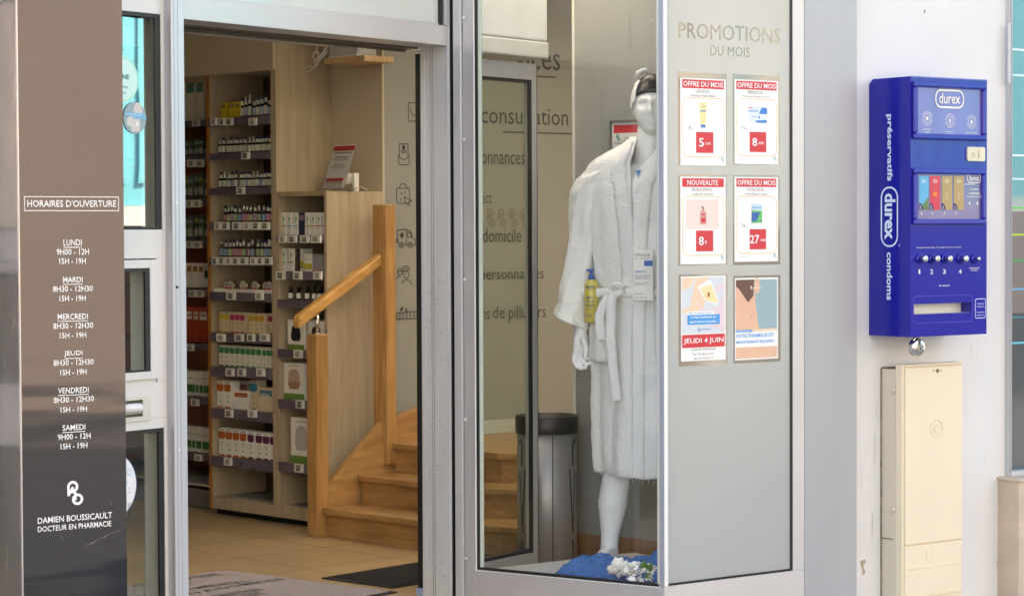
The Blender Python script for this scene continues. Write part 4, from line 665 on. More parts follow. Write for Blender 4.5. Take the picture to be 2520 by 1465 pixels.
# lettering and icons: children of that wall
def wp(name,mb,mt): 
    ob=bpy.data.objects.new(name,mb.mesh(name,mt,(xT0,0,0))); COL.objects.link(ob); ob.parent=TW; return ob
tt=lambda s,x0,x1,yt,yb_,b=.0:(lambda m:(m.text(s,T.X(x0,yt,-.002),T.X(x1,yt,-.002),T.Z(x0,yb_,-.002),T.Z(x0,yt,-.002),-.002,b),wp('lettering',m,INK)))(MB())
tt('services',1195,1378,107,166,.0)
tt('télé',1110,1179,262,303); tt('consultation',1184,1398,260,303)
tt('ord',1146,1180,369,403); tt('onnances',1184,1291,378,403); tt('coll',1144,1180,470,501); tt('ect',1184,1210,477,500); tt('portage à',1090,1172,560,603); tt('domicile',1188,1283,562,596)
tt('entretiens',1090,1172,655,692); tt('personnalisés',1182,1338,660,697); tt('préparatio',1100,1183,752,798); tt('ns',1186,1205,765,785); tt('de',1213,1242,753,783); tt('pilluliers',1252,1343,752,793)
m=MB(); y=-.002
for px0,px1,py in ((1183,1368,186),(1237,1417,327)):
    z=T.Z((px0+px1)/2,py,y); m.rect(T.X(px0,py,y),T.X(px1,py,y),z-.0035,z+.0035,y)
wp('underline',m,INK)
for px in (1176,1208,1235,1263,1290):
    m=MB(); x0,z1=T.at(px-10,515,y); x1,z0=T.at(px+10,558,y); logo(m,x0,x1,z0,z1,y,.012); wp('emblem',m,flat('taupe_vinyl',(.28,.24,.20)))
def icon(fn): 
    m=MB(); f=lambda px,py:T.at(px,py,-.002); fn(m,f); wp('icon',m,INK)
LWI=.0042
def ln(m,f,pts,c=False): m.line([f(*p_) for p_ in pts],LWI,-.002,c)
def arc(cx_,cy_,rx,ry,a0,a1,n=14): return [(cx_+rx*math.cos(rad(a0+(a1-a0)*i/n)),cy_-ry*math.sin(rad(a0+(a1-a0)*i/n))) for i in range(n+1)]
icon(lambda m,f:(ln(m,f,[(1005,253),(1032,253),(1032,298),(1005,298)],True),ln(m,f,arc(1020,272,9,12,150,290))))
icon(lambda m,f:(ln(m,f,[(983,386),(983,354),(1004,354),(1004,386),(993.5,394)],True),ln(m,f,[(981,380),(981,401),(984,405),(1004,405),(1007,401),(1007,380)]),m.line([f(993.5,358),f(993.5,367)],.012,-.002),m.line([f(990,362.5),f(997,362.5)],.008,-.0022),ln(m,f,[(987,371),(1000,371)]),ln(m,f,[(987,375),(1000,375)])))
icon(lambda m,f:(ln(m,f,[(976,463),(1007,463),(1009,495),(1003,500),(980,500),(976,495)],True),ln(m,f,arc(992,463,9,11,0,180)),ln(m,f,[(995,484),(1013,494),(1006,496),(1009,503),(1004,505),(1001,498),(997,501)],True),ln(m,f,[(988,488),(984,494)]),ln(m,f,[(990,478),(986,474)]),ln(m,f,[(996,476),(998,471)])))
icon(lambda m,f:(ln(m,f,[(978,600),(978,565),(1000,564),(1000,600)]),ln(m,f,[(1000,567),(1010,567),(1016,585),(1022,590),(1022,602),(1018,603)]),ln(m,f,[(1003,572),(1010,572),(1013,583),(1003,583)],True),ln(m,f,arc(988,602,6,6.5,0,360),True),ln(m,f,arc(1010,602,6,6.5,0,360),True),ln(m,f,arc(988,602,2.5,2.5,0,360,8),True),ln(m,f,arc(1010,602,2.5,2.5,0,360,8),True),m.line([f(989,573),f(989,584)],.012,-.002),m.line([f(985,578.5),f(993,578.5)],.010,-.0022),ln(m,f,[(973,589),(981,589)]),ln(m,f,[(973,594),(981,594)]),ln(m,f,[(994,602),(1004,602)])))
icon(lambda m,f:(ln(m,f,arc(984,669,6,8,0,360),True),ln(m,f,arc(1000,675,6.5,9,0,360),True),ln(m,f,arc(1001,701,12,13,15,165)),ln(m,f,arc(984,692,11,12,90,170)),ln(m,f,[(978,668),(990,666)]),ln(m,f,arc(999,660,9,5.5,-130,200),False),ln(m,f,[(993,664),(991,669)]),ln(m,f,[(995,660),(1003,660)])))
icon(lambda m,f:(ln(m,f,[(976,770),(1030,765),(1030,783),(976,785)],True),[ln(m,f,[(x_,769),(x_,784)]) for x_ in (984,992,1001,1010,1019)],ln(m,f,[(984,766),(990,756)]),m.line([f(987,763),f(990,756)],.012,-.0022),m.line([f(1000,760),f(1000,769)],.010,-.0022)))
m=MB(); z=T.Z(1000,1062,-.006); m.box(xT0+.01,3.3,-.008,0,.39,z+.03); wp('skirting',m,mat('white_skirting',(.60,.60,.56),.5))
# wall behind the stair shelf and soffit above the shelves
m=MB(); m.box(xLR-.02,xN1+.001,yBk,yBk+.012,0,zc); solo('alcove_wall','beige wall strip above the narrow shelf, behind the leaflet holder','wall',A,m,mat('beige_wall_paint',(.56,.49,.38),.75,0,.02,2),(xLR,yBk,0))
m=MB(); zs=A.Z(670,172,shY); m.box(-3.4,xLR-.03,shY-.012,shY+.5,zs,zc); m.box(xLR-.03,xLR-.002,shY-.014,shY+.02,zs-.0,zc); solo('soffit','beige boxed soffit above the tall shelving','soffit',A,m,mat('beige_wall_paint',(.56,.49,.38),.75,0,.02,2),(-3.4,shY,zs))
m=MB(); m.box(-3.4,xN1-.02,yBk+.36,yBk+.44,0,zc); solo('rear_partition','dark orange brown partition behind the shelving','partition',A,m,mat('orange_brown_paint',(.34,.10,.03),.6),(-3.4,yBk,0))
# ================================================================== SHELVING
BAND=mat('purple_grey_price_rail',(.125,.10,.14),.3,0,.1,6,coat=.3); BACKM=mat('shaded_back_board',(.12,.07,.05),.7)  # back boards coloured darker for the shade inside the shelves
zA=lambda px,py,y=shY:A.Z(px,py,y)
ztop=zs+.0; th=.019
TS=Thing('tall_shelving','tall maple shelving unit filled with bottles and cartons, left of the narrow shelf','shelving',A,(xL0,shY,0))
m=MB(); m.box(xL0,xL0+.02,shY,yBk,.03,ztop); TS.part('side_panel',m,MAPLE,.001)
m=MB(); m.box(xL0-.001,xL0+.0215,shY-.003,shY-.0003,.03,ztop); TS.part('edge_band',m,mat('orange_edge_band',(.42,.16,.03),.5))
m=MB(); xp=A.X(669,700,shY); m.box(xp,xLR,shY,yBk,.03,zc-.0); TS.part('side_panel',m,MAPLE,.001)
m=MB(); m.box(xL0+.02,xp,yBk-.01,yBk-.001,.03,ztop); TS.part('back_board',m,BACKM)
m=MB(); m.box(xL0,xN1-.0,shY+.04,yBk,0,.029); TS.part('plinth',m,mat('black_plinth',(.01,.01,.01),.6))
m=MB(); zb1=zA(540,1222); m.box(xL0+.02,xp,shY+.004,yBk-.01,.03,zb1); TS.part('base_panel',m,MAPLE,.001)
rails=[(540,290.5,310.5),(540,377,394),(540,462,479),(540,546,566),(540,632,652),(540,718,739),(540,817.5,840),(540,901,925),(540,1004,1028),(540,1122,1146)]
SHZ=[]
for i,(px,a_,b_) in enumerate(rails):
    z1,z0=zA(px,a_,shY-.012),zA(px,b_,shY-.012); SHZ.append(z1)
    m=MB(); m.box(xL0+.021,xp-.001,shY-.0,yBk-.011,z1-th-.002,z1-.002); sh=TS.part('shelf_board',m,MAPLED,.001)
    m=MB(); m.add([(xL0+.022,shY-.014,z0),(xp-.002,shY-.014,z0),(xp-.002,shY-.008,z1),(xL0+.022,shY-.008,z1),(xL0+.022,shY-.0005,z0),(xp-.002,shY-.0005,z0),(xp-.002,shY-.0005,z1),(xL0+.022,shY-.0005,z1)],[(0,1,2,3),(0,4,5,1),(3,2,6,7),(1,5,6,2),(0,3,7,4)]); TS.part('price_rail',m,BAND,parent=sh)
NS=Thing('narrow_shelving','narrow maple shelf unit with a plain side panel beside the stairs','shelving',A,(xLR,shY,0))
zn=zA(684,472); xn0=xLR+.001
m=MB(); m.box(xn0,xn0+.012,shY+.001,yBk-.012,.03,zn-.022); NS.part('side_panel',m,MAPLE,.001)
m=MB(); m.box(xN1-.02,xN1,shY,yBk-.001,.03,zn-.0); NS.part('side_panel',m,MAPLE,.001)
m=MB(); m.box(xn0,xN1-.0205,shY+.0,yBk-.002,zn-.022,zn); m.box(xn0,xN1+.08,shY-.008,yBk-.001,zn+.0005,zn+.012) if 0 else None; NS.part('top_board',m,MAPLED,.001)
m=MB(); m.box(xn0+.012,xN1-.02,yBk-.012,yBk-.003,.03,zn-.022); NS.part('back_board',m,BACKM)
m=MB(); m.box(xn0+.012,xN1-.02,shY+.004,yBk-.012,.03,zA(700,1242)); NS.part('base_panel',m,MAPLE,.001)
nr=[(690,578,597),(690,667,687),(690,736,756),(690,858,878),(690,981,1004),(690,1136,1160)]
NHZ=[]
for px,a_,b_ in nr:
    z1,z0=zA(px,a_,shY-.012),zA(px,b_,shY-.012); NHZ.append(z1)
    m=MB(); m.box(xn0+.013,xN1-.021,shY,yBk-.013,z1-th-.002,z1-.002); sh=NS.part('shelf_board',m,MAPLED,.001)
    m=MB(); m.box(xn0+.014,xN1-.024,shY-.012,shY-.0005,z0,z1); NS.part('price_rail',m,BAND,parent=sh)
# rear unit at the left edge of the doorway
rY=.42; BU=Thing('rear_shelving','orange backed shelving with dark shelves seen at the far left of the doorway','shelving',A,(-2.6,rY,0))
zR=lambda py,y=rY:A.Z(480,py,y); xb1=xL0-.002
m=MB(); m.box(-2.6,xb1,yBk+.30,yBk+.32,0.,zc-.2); BU.part('back_board',m,mat('orange_back_board',(.36,.10,.025),.5,0,.06,3))
rr_=[(296,'a'),(383,'b'),(487,'c'),(588,'d'),(708,'e'),(843,'f'),(975,'g'),(1113,'h')]
RZ=[]
for py,_ in rr_:
    z1=zR(py); RZ.append(z1); m=MB(); m.box(-2.6,xb1,rY,yBk+.299,z1-.014,z1-.002); sh=BU.part('shelf_board',m,mat('dark_glass_shelf',(.07,.06,.06),.25)); m=MB(); m.box(-2.6,xb1,rY-.008,rY-.0005,z1-.035,z1-.001); BU.part('price_rail',m,BAND,parent=sh)
m=MB(); zg=A.Z(490,1185,rY-.1); m.box(-2.6,xb1-.02,rY-.12,yBk+.2,0,zg-.03); BU.part('base_drawer',m,mat('grey_drawer',(.20,.19,.19),.5),.003)
m=MB(); m.box(-2.6,xb1-.02,rY-.14,yBk+.2,zg-.012,zg); BU.part('base_top',m,mat('light_grey_top',(.42,.40,.39),.4),.002)
# ---------------- goods
CARD=flat('carton_white',(.80,.77,.68),.55); CARDW=flat('carton_bright',(.86,.85,.82),.5); CARDK=flat('carton_kraft',(.68,.58,.42),.6)
pc={}
def pmat(c):
    k='print_%02x%02x%02x'%tuple(int(max(0,min(1,x))*255) for x in c)
    if k not in pc: pc[k]=flat(k,c,.5)
    return pc[k]
AMB=mat('dark_amber_glass',(.02,.012,.01),.12); NAVY=flat('navy_cap',(.012,.03,.10),.35); CAPW=flat('white_cap',(.72,.72,.70),.35); BLKC=flat('black_cap',(.015,.015,.015),.35); SILV=mat('silver_cap',(.7,.7,.7),.25,.9)
def carton(label,grp,px0,px1,pyt,pyb,y,z,body,band,style=0,dpt=.055,F=A,cat='box'):
    x0=F.X(px0,pyb,y)+.0008; x1=F.X(px1,pyb,y)-.0008; h=F.Z(px0,pyt,y)-F.Z(px0,pyb,y); z0=z+.0005; z1=z0+h; w_=x1-x0
    m=MB(); m.box(x0,x1,y,y+dpt,z0,z1); yy=y-.0005; m.m=1
    if style==0:   # scalloped banner near the top, foot blob
        m.poly([(x0,z1-h*.12)]+[(x0,z1-h*.32)]+[(x0+w_*(.5-.5*math.cos(PI*i/8)),z1-h*(.32+.08*math.sin(PI*i/8))) for i in range(9)]+[(x1,z1-h*.12)],yy); m.poly([(x0+w_*(.5-.5*math.cos(PI*i/8)),z0+h*.07*math.sin(PI*i/8)) for i in range(9)],yy)
        m.m=2; m.ell(x0+w_*.55,z0+h*.24,w_*.16,h*.03,yy,8); m.m=3; m.rect(x0+w_*.2,x1-w_*.2,z1-h*.08,z1-h*.05,yy); 
        for k in (.50,.56,.62): m.rect(x0+w_*.25,x1-w_*.25,z1-h*k,z1-h*(k-.012),yy)
    elif style==1: # botanical spray: stem, coloured line
        m.rect(x0,x1,z0+h*.38,z0+h*.43,yy); m.m=2
        m.line([(x0+w_*.5,z0+h*.5),(x0+w_*.55,z0+h*.85)],w_*.1,yy); m.ell(x0+w_*.62,z0+h*.72,w_*.14,h*.07,yy,10); m.m=3; m.rect(x0+w_*.08,x0+w_*.16,z0+h*.5,z0+h*.95,yy)
        for k in (.32,.26,.1): m.rect(x0+w_*.2,x1-w_*.2,z0+h*k,z0+h*(k+.015),yy)
    elif style==2: # lower half coloured
        m.rect(x0,x1,z0+h*.18,z0+h*.45,yy); m.m=2; m.rect(x0,x1,z0+h*.14,z0+h*.18,yy); m.m=3; m.rect(x0+w_*.2,x1-w_*.3,z0+h*.7,z0+h*.73,yy)
    elif style==3: m.rect(x0+w_*.1,x1-w_*.1,z1-h*.35,z1-h*.12,yy); m.m=3; m.rect(x0+w_*.2,x1-w_*.2,z1-h*.25,z1-h*.2,yy-.0003)
    elif style==4: m.rect(x0,x1,z0,z0+h*.18,yy); m.m=3; m.rect(x0+w_*.25,x1-w_*.25,z1-h*.09,z1-h*.06,yy)
    return solo('carton',label,cat,F,m,[body,band,pmat((.12,.38,.10)),GREYT],(x0,y,z0),group=grp,bv=.0006)
def bottle(label,grp,cx_,z,y,r,h,label_c,cap_c,shape=0,F=A,glass_m=None):
    m=MB(); x=cx_; hb=h*.58
    m.lathe(x,y,[(r*.9,z+.0005),(r,z+.003),(r,z+hb-.004),(r*.75,z+hb),(r*.45,z+hb+.003)],14)
    m.m=1; m.lathe(x,y,[(r*1.02,z+h*.08),(r*1.02,z+hb*.82)],14,caps=False)
    m.m=2; c=z+hb+.002
    if shape==0: m.lathe(x,y,[(r*.62,c),(r*.62,z+h*.82)],12); m.m=3; m.lathe(x,y,[(r*.5,z+h*.822),(r*.46,z+h-.002),(r*.3,z+h)],12)
    elif shape==1: m.lathe(x,y,[(r*.6,c),(r*.6,z+h*.74),(r*.25,z+h*.78),(r*.22,z+h)],12)
    elif shape==2: m.lathe(x,y,[(r*.75,c),(r*.55,z+h*.8),(r*.45,z+h-.002),(r*.2,z+h)],12)
    elif shape==3: m.lathe(x,y,[(r*.8,c),(r*.8,z+h)],14)
    return solo('bottle',label,'bottle',F,m,[glass_m or AMB,label_c,cap_c,NAVY],(x,y,z),group=grp)
def tag_(label,px0,px1,pyt,pyb,y,F=A,lcd=(.10,.11,.09),tilt=0):
    x0=F.X(px0,pyt,y); x1=F.X(px1,pyt,y); z1=F.Z(px0,pyt,y); z0=F.Z(px0,pyb,y); w_=x1-x0; h=z1-z0
    m=MB(); m.box(x0,x1,y,y+.010,z0,z1); m.m=1; m.rect(x0+w_*.2,x1-w_*.28,z0+h*.16,z1-h*.16,y-.0006); m.m=2; m.rect(x0+w_*.28,x1-w_*.42,z0+h*.45,z0+h*.55,y-.0009); m.rect(x0+w_*.28,x1-w_*.36,z0+h*.66,z0+h*.72,y-.0009)
    return solo('price_tag',label,'price tag',F,m,[WHITEP,pmat(lcd),pmat((.45,.45,.42))],(x0,y,z0),group='electronic price tags on the shelf rails',bv=.0008)
U='of the tall shelving'
gy=shY+.022
def tags(row,spans,yt,yb_,where,F=A):
    for k,(a,b_) in enumerate(spans):
        tag_('white price tag, %s from the left on the %s rail %s'%(ORD[k],ORD[row],where),a,b_,yt,yb_,shY-.0255,F,(.10,.11,.09) if (k+row)%3 else (.30,.32,.26))
zx=lambda v,o=449.,s=.2855:o+v*s
tags(0,[(zx(240),zx(290)),(zx(312),zx(362)),(zx(368),zx(428)),(zx(568),zx(632))],291,309,U)
tags(1,[(zx(505),zx(572))],374,392,U); tags(2,[(zx(463),zx(530))],460,478,U)
z2=lambda v:449+v*.2519
tags(3,[(z2(a),z2(b_)) for a,b_ in ((308,368),(380,446),(484,566),(588,660),(676,750),(764,842))],546,565,U)
tags(4,[(z2(a),z2(b_)) for a,b_ in ((284,340),(351,410),(416,478),(481,550),(553,630),(658,722),(725,786),(792,866))],632,651,U)
tags(5,[(z2(425),z2(508)),(z2(708),z2(780))],718,737,U)
tags(6,[(z2(a),z2(b_)) for a,b_ in ((330,410),(505,588),(628,698),(753,838))],820,839,U)
z3_=lambda v:449+v*.294
tags(7,[(z3_(a),z3_(b_)) for a,b_ in ((360,424),(460,520),(616,680))],905,924,U)
tags(8,[(z3_(353),z3_(414)),(z3_(545),z3_(612))],1006,1025,U); tags(9,[(z3_(345),z3_(405))],1124,1143,U)
NU='of the narrow shelving'; z4_=lambda v:664.4+v*.2351
tags(0,[(z4_(a),z4_(b_)) for a,b_ in ((86,164),(184,270),(315,400),(426,524))],579,597,NU)
tags(1,[(z4_(a),z4_(b_)) for a,b_ in ((58,150),(240,325),(450,534))],667,687,NU)
tags(3,[(722,742)],860,880,NU); tags(4,[(727,746)],983,1003,NU); tags(5,[(724,744)],1139,1160,NU)
# top row: yellow cartons and dropper bottles
for k,(a,b_) in enumerate(((330,372),(398,446),(450,500))): carton('yellow carton, %s from the left on the top shelf %s'%(ORD[k],U),'yellow cartons on the top shelf',zx(a),zx(b_),253,291,gy,SHZ[0],pmat((.60,.48,.03)),pmat((.25,.20,.04)),3)
def brow(row,xs,top,hgt,labs,caps,shapes,desc,y=gy+.012,r=.0105,up=0):
    for k,v in enumerate(xs):
        bottle('%s, %s on the %s shelf %s'%(desc,ORD[k],ORD[row],U),'small dropper bottles on the tall shelving',A.X(v,559,y),SHZ[row],y,r,(hgt[k%len(hgt)] if isinstance(hgt,list) else hgt),labs[k%len(labs)],caps[k%len(caps)],shapes[k%len(shapes)])
LW_=pmat((.60,.60,.54)); px2m=10.9/5666
xs0=[zx(v) for v in (525,556,588,628,660,694,728,760)]
brow(0,xs0,0,[.096,.10,.108,.090],[LW_,pmat((.35,.45,.55))],[CAPW],[0,1,1,0,0,0,0],'small dark bottle with white dropper cap')
brow(1,[zx(v) for v in (330,364,402,428,462,484,514,548,588,618,650,674,700,728,758)],0,[.078,.079,.077],[LW_,pmat((.55,.58,.45))],[CAPW],[1,0,1,0,0,0,0,0,1,1,0,0,0,0,0],'small vial with navy and white cap')
brow(2,[zx(v) for v in (334,368,406,432,466,512,538,568,586,620,652,686,716,746,768)],0,[.078,.080,.077],[LW_,pmat((.50,.55,.42)),LW_,pmat((.25,.35,.5))],[CAPW],[0,1,1,0,0,0,0,0],'small clear labelled vial')
LBC=[pmat(c) for c in ((.50,.22,.24),(.42,.48,.25),(.45,.28,.38),(.28,.38,.26),(.22,.33,.48),(.48,.22,.38))]
brow(3,[zx(v) for v in (370,402,430,458,498,532,560,590,630,664,704,738,766)],0,[.080,.078,.084],LBC,[CAPW,SILV,SILV,CAPW,CAPW,SILV,SILV,SILV],[0,2,2,0,0,2,2,2],'small bottle with a coloured label')
brow(4,[z2(v) for v in (380,426,466,502,536,566,600,648,684,738,778,810,846,876)],0,[.086,.084,.085],[LBC[i] for i in (4,4,1,0,2,0,3,2,4,3,1)],[SILV,CAPW,CAPW,CAPW,SILV,CAPW,SILV,CAPW,SILV,CAPW],[2,0,0,0,2,0,2,0,2,1,0,0,2],'small bottle with a bright wrap label')
# tins in card trays
m=MB(); zt_=SHZ[5]; xa_=A.X(530,700,gy); xb_=xp-.004
m.box(xa_,xb_,gy-.008,gy-.006,zt_+.0,zt_+.016); m.box(xa_,xb_,gy-.006,gy+.12,zt_,zt_+.003); m.box(xa_,xa_+.003,gy-.006,gy+.12,zt_+.003,zt_+.016); solo('display_tray','low white card tray holding round tins on the sixth shelf','tray',A,m,CARDW,(xa_,gy,zt_))
for k,v in enumerate((415,482,605,722,800,862)):
    x=A.X(z2(v),690,gy+.02); r=.028 if k not in (0,4) else .026; z=zt_+.0038+r; yy=gy+.012+(.016 if k in (0,4) else 0)
    m=MB(); m.tube([(x,yy+.016,z),(x,yy,z)],r,24); m.m=1; m.tube([(x,yy-.0004,z),(x,yy-.002,z)],r*.86,24); m.m=2; m.rect(x-r*.55,x+r*.55,z-r*.62,z-r*.30,yy-.0026); m.m=3; m.rect(x-r*.4,x+r*.4,z-r*.02,z+r*.3,yy-.0026)
    solo('round_tin','round gold rimmed tin standing on edge, %s from the left in the white tray'%ORD[k],'tin',A,m,[mat('gold_tin',(.55,.42,.22),.25,.9),pmat((.55,.54,.50)),RED,pmat((.35,.35,.33))],(x,yy,z-r),group='round tins in the white tray')
# carton rows
def crow(row,spans,yt,yb_,body,band,style,desc,grp,dpt=.055,Z=SHZ,y=gy,where=U,F=A,k0=0):
    for k,(a,b_) in enumerate(spans): carton('%s, %s on the %s shelf %s'%(desc,ORD[k+k0],ORD[row],where),grp,a,b_,yt,yb_,y,Z[row],body,band,style,dpt,F)
yl_,pk_,og_,rd_,gr_=pmat((.58,.50,.05)),pmat((.50,.03,.17)),pmat((.60,.34,.05)),pmat((.40,.02,.06)),pmat((.03,.26,.10))
crow(6,[(z2(357),z2(405)),(z2(406),z2(458))],768,818,CARDK,yl_,0,'slim kraft carton with yellow banner','yellow bannered cartons')
crow(6,[(z2(466),z2(514)),(z2(515),z2(562)),(z2(563),z2(610))],768,818,CARDK,pk_,0,'slim kraft carton with pink banner','pink bannered cartons')
crow(6,[(z2(650),z2(698)),(z2(699),z2(750)),(z2(751),z2(803))],770,820,CARDK,og_,0,'slim kraft carton with orange banner','orange bannered cartons')
crow(6,[(z2(837),z2(884))],772,823,CARDK,rd_,0,'slim kraft carton with crimson banner',None)
crow(7,[(z2(358+i*51.5),z2(358+i*51.5+50)) for i in range(8)]+[(z2(781),z2(821)),(z2(822),z2(862)),(z2(863),z2(884))],851,903,CARD,gr_,0,'slim carton with green banner','green bannered cartons')
or_,pu_=pmat((.55,.13,.03)),pmat((.14,.02,.08))
crow(8,[(z3_(290),z3_(346)),(z3_(350),z3_(406))],938,1004,CARDW,or_,0,'slim white carton with orange red banner','orange red bannered cartons on the ninth shelf')
carton('wide white carton with an orange red badge, in front on the ninth shelf','',z3_(424),z3_(560),962,1008,gy,SHZ[8],CARDW,or_,3)['group']='wide cartons on the ninth shelf'
carton('tall narrow carton with teal blue banner, on the ninth shelf','',z3_(566),z3_(628),935,1010,gy,SHZ[8],CARDK,pmat((.02,.20,.33)),0)
c_=carton('wide teal and kraft carton reading detox, right end of the ninth shelf','',z3_(633),z3_(764),956,1015,gy,SHZ[8],CARDK,pmat((.02,.20,.33)),3)
carton('blank pinkish leaflet pack behind the cartons of the ninth shelf','',z3_(412),z3_(560),940,1004,gy+.09,SHZ[8],CARDW,pmat((.5,.25,.28)),3)
m=MB(); y=gy-.0016; m.text('DETOX',A.X(z3_(655),978,y),A.X(z3_(730),978,y),A.Z(z3_(655),974,y),A.Z(z3_(655),966,y),y,.010); ob=bpy.data.objects.new('lettering',m.mesh('lettering',WHT,(c_.location.x*0,0,0))); COL.objects.link(ob); ob.parent=c_; lx,ly=A.loc(c_.location[:2]); ob.location=(-lx,-ly,-c_.location.z)
crow(9,[(z3_(303+i*59),z3_(303+i*59+57)) for i in range(4)],1055,1123,CARDW,or_,0,'slim white carton with orange banner','orange bannered cartons on the tenth shelf')
crow(9,[(z3_(546),z3_(600)),(z3_(613),z3_(669)),(z3_(671),z3_(730)),(z3_(732),z3_(769))],1058,1125,CARDW,pu_,0,'slim white carton with dark purple banner','purple bannered cartons')
m=MB(); x0=A.X(565,1210,gy+.05); m.box(x0,xp-.01,gy+.02,gy+.22,zb1+.001,zb1+.004); solo('leaflet','flat grey leaflet lying on the bottom board of the tall shelving','leaflet',A,m,pmat((.30,.29,.29)),(x0,gy,zb1))
# narrow unit goods
LB1=[((.5,.08,.04),(.12,.38,.10)),((.05,.28,.45),(.12,.38,.10)),((.25,.45,.5),(.3,.4,.1))]
G_='essence cartons on the narrow shelving'
for k,(a,b_,c,st_,bd) in enumerate([(108,166,(.5,.10,.05),1,CARDW),(170,226,(.05,.28,.45),1,CARDW),(240,298,(.30,.50,.55),1,CARDW),(300,362,(.35,.22,.25),3,pmat((.03,.04,.08))),(365,416,(.60,.35,.10),1,CARDW),(418,476,(.60,.35,.10),1,CARDW),(478,532,(.45,.12,.10),1,CARDW),(536,568,(.35,.05,.04),1,CARDW)]):
    carton('%s carton, %s on the upper shelf %s'%(('slim white botanical','dark navy')[k==3],ORD[k],NU),G_,z4_(a),z4_(b_),523,578,gy,NHZ[0],bd,pmat(c),st_)
for k,(a,b_,yt,c,st_,bd,yy) in enumerate([(106,170,610,(.2,.5,.3),1,CARDW,0),(187,246,611,(.25,.12,.06),1,CARDW,0),(248,284,611,(.3,.15,.2),3,pmat((.05,.035,.04)),.01),(287,352,611,(.62,.50,.03),2,CARDW,.03),(355,396,623,(.62,.50,.03),2,CARDW,0),(398,442,623,(.62,.50,.03),2,CARDW,0),(444,496,624,(.45,.25,.28),4,pmat((.30,.30,.33)),0),(498,548,624,(.45,.25,.28),4,pmat((.30,.30,.33)),0)]):
    carton('%s carton, %s on the second shelf %s'%(('slim white leafy','slim white leafy','dark brown','taller white and yellow','white and yellow','white and yellow','grey','grey')[k],ORD[k],NU),G_,z4_(a),z4_(b_),yt,666,gy+yy,NHZ[1],bd,pmat(c),st_)
for k,v in enumerate((217,302,390,465,520)): bottle('black capped oil bottle, %s on the third shelf %s'%(ORD[k],NU),'black capped oil bottles',A.X(z4_(v),700,gy+.012),NHZ[2],gy+.012,.0118,.064,CARDW,BLKC,3)
def gadget(label,px0,px1,pyt,pyb,Zr,shape,col,base,top=None):
    y=gy; x0=A.X(px0,pyb,y); x1=A.X(px1,pyb,y); z0=Zr+.0005; z1=z0+A.Z(px0,pyt,y)-A.Z(px0,pyb,y); w_=x1-x0; h=z1-z0; cx_=(x0+x1)/2
    m=MB(); m.box(x0,x1,y,y+.13,z0,z1); m.m=1; yy=y-.0006
    m.rect(x0,x1,z0,z0+h*.16,yy); m.m=2
    m.poly([(cx_-w_*.3,z0+h*.42),(cx_-w_*.22,z0+h*.28),(cx_+w_*.22,z0+h*.28),(cx_+w_*.3,z0+h*.42),(cx_+w_*.24,z0+h*.74),(cx_+w_*.12,z0+h*.82),(cx_-w_*.12,z0+h*.82),(cx_-w_*.24,z0+h*.74)],yy)
    m.m=3; m.text('PRANARÔM',cx_-w_*.22,cx_+w_*.22,z1-h*.10,z1-h*.06,yy,.02)
    if base: m.m=4; m.poly([(cx_-w_*.3,z0+h*.46),(cx_-w_*.22,z0+h*.28),(cx_+w_*.22,z0+h*.28),(cx_+w_*.3,z0+h*.46)],yy-.0003)
    return solo('diffuser_box',label,'box',A,m,[CARDW,pmat((.16,.30,.06)),pmat(col),GREYT,pmat((.42,.22,.12))],(x0,y,z0),group='boxed diffusers on the narrow shelving',bv=.001)
gadget('boxed black diffuser beside the stair post, left one on the fourth shelf',708,749,786,858,NHZ[3],0,(.02,.02,.02),0)
gadget('boxed black diffuser half behind the handrail rod, right one on the fourth shelf',758,799,788,860,NHZ[3],0,(.02,.02,.02),0)
gadget('boxed pink and wood diffuser on the fifth shelf of the narrow shelving',699,749,892,981,NHZ[4],0,(.50,.36,.30),1)
gadget('boxed pale grey diffuser low on the narrow shelving behind the stair post',716,768,1029,1140,NHZ[5],0,(.50,.49,.50),0)
m=MB(); zq=zA(700,1242); m.box(A.X(715,1200,gy),xN1-.03,gy,gy+.2,zq+.001,zq+.004); solo('leaflet','flat dark leaflet lying on the bottom board of the narrow shelving','leaflet',A,m,pmat((.16,.15,.16)),(xN1,gy,zq))
# rear unit goods (seen through the gap)
ry=rY+.03; RU='of the rear shelving'
def rrow(row,spans,yt,yb_,body,band,style,desc,grp): crow(row,spans,yt,yb_,body,band,style,desc,grp,.06,RZ,ry,RU)
rrow(0,[(436,456),(457,481),(482,503)],190,296,CARD,pmat((.10,.35,.30)),3,'tall cream and teal carton','cream and teal cartons on the rear shelving')
rrow(4,[(441,458),(459,473),(474,488),(489,501)],648,708,CARDW,pmat((.55,.25,.04)),3,'slim white carton with an orange drop','orange drop cartons')
bottle('white bottle with green leaf and dark cap, right end of the fifth rear shelf','',A.X(509,690,ry+.02),RZ[4],ry+.02,.016,.088,CARDW,flat('dark_green_cap',(.02,.07,.06),.4),3,glass_m=CARDW)
rrow(5,[(436,457),(458,474),(475,489),(490,512)],757,843,pmat((.42,.045,.015)),CARD,3,'red orange carton','red orange cartons on the rear shelving')
rrow(6,[(440,459),(460,481),(482,489),(491,500),(501,515)],914,975,CARDW,pmat((.03,.20,.05)),2,'white carton with green lower half','green based cartons on the seventh rear shelf')
rrow(7,[(440,457),(458,472),(473,481),(483,496),(498,515)],1052,1113,CARDW,pmat((.03,.20,.05)),2,'short white and green carton','green based cartons on the eighth rear shelf')
DG=[pmat((.06,.10,.07)),pmat((.10,.14,.08)),pmat((.12,.14,.13))]
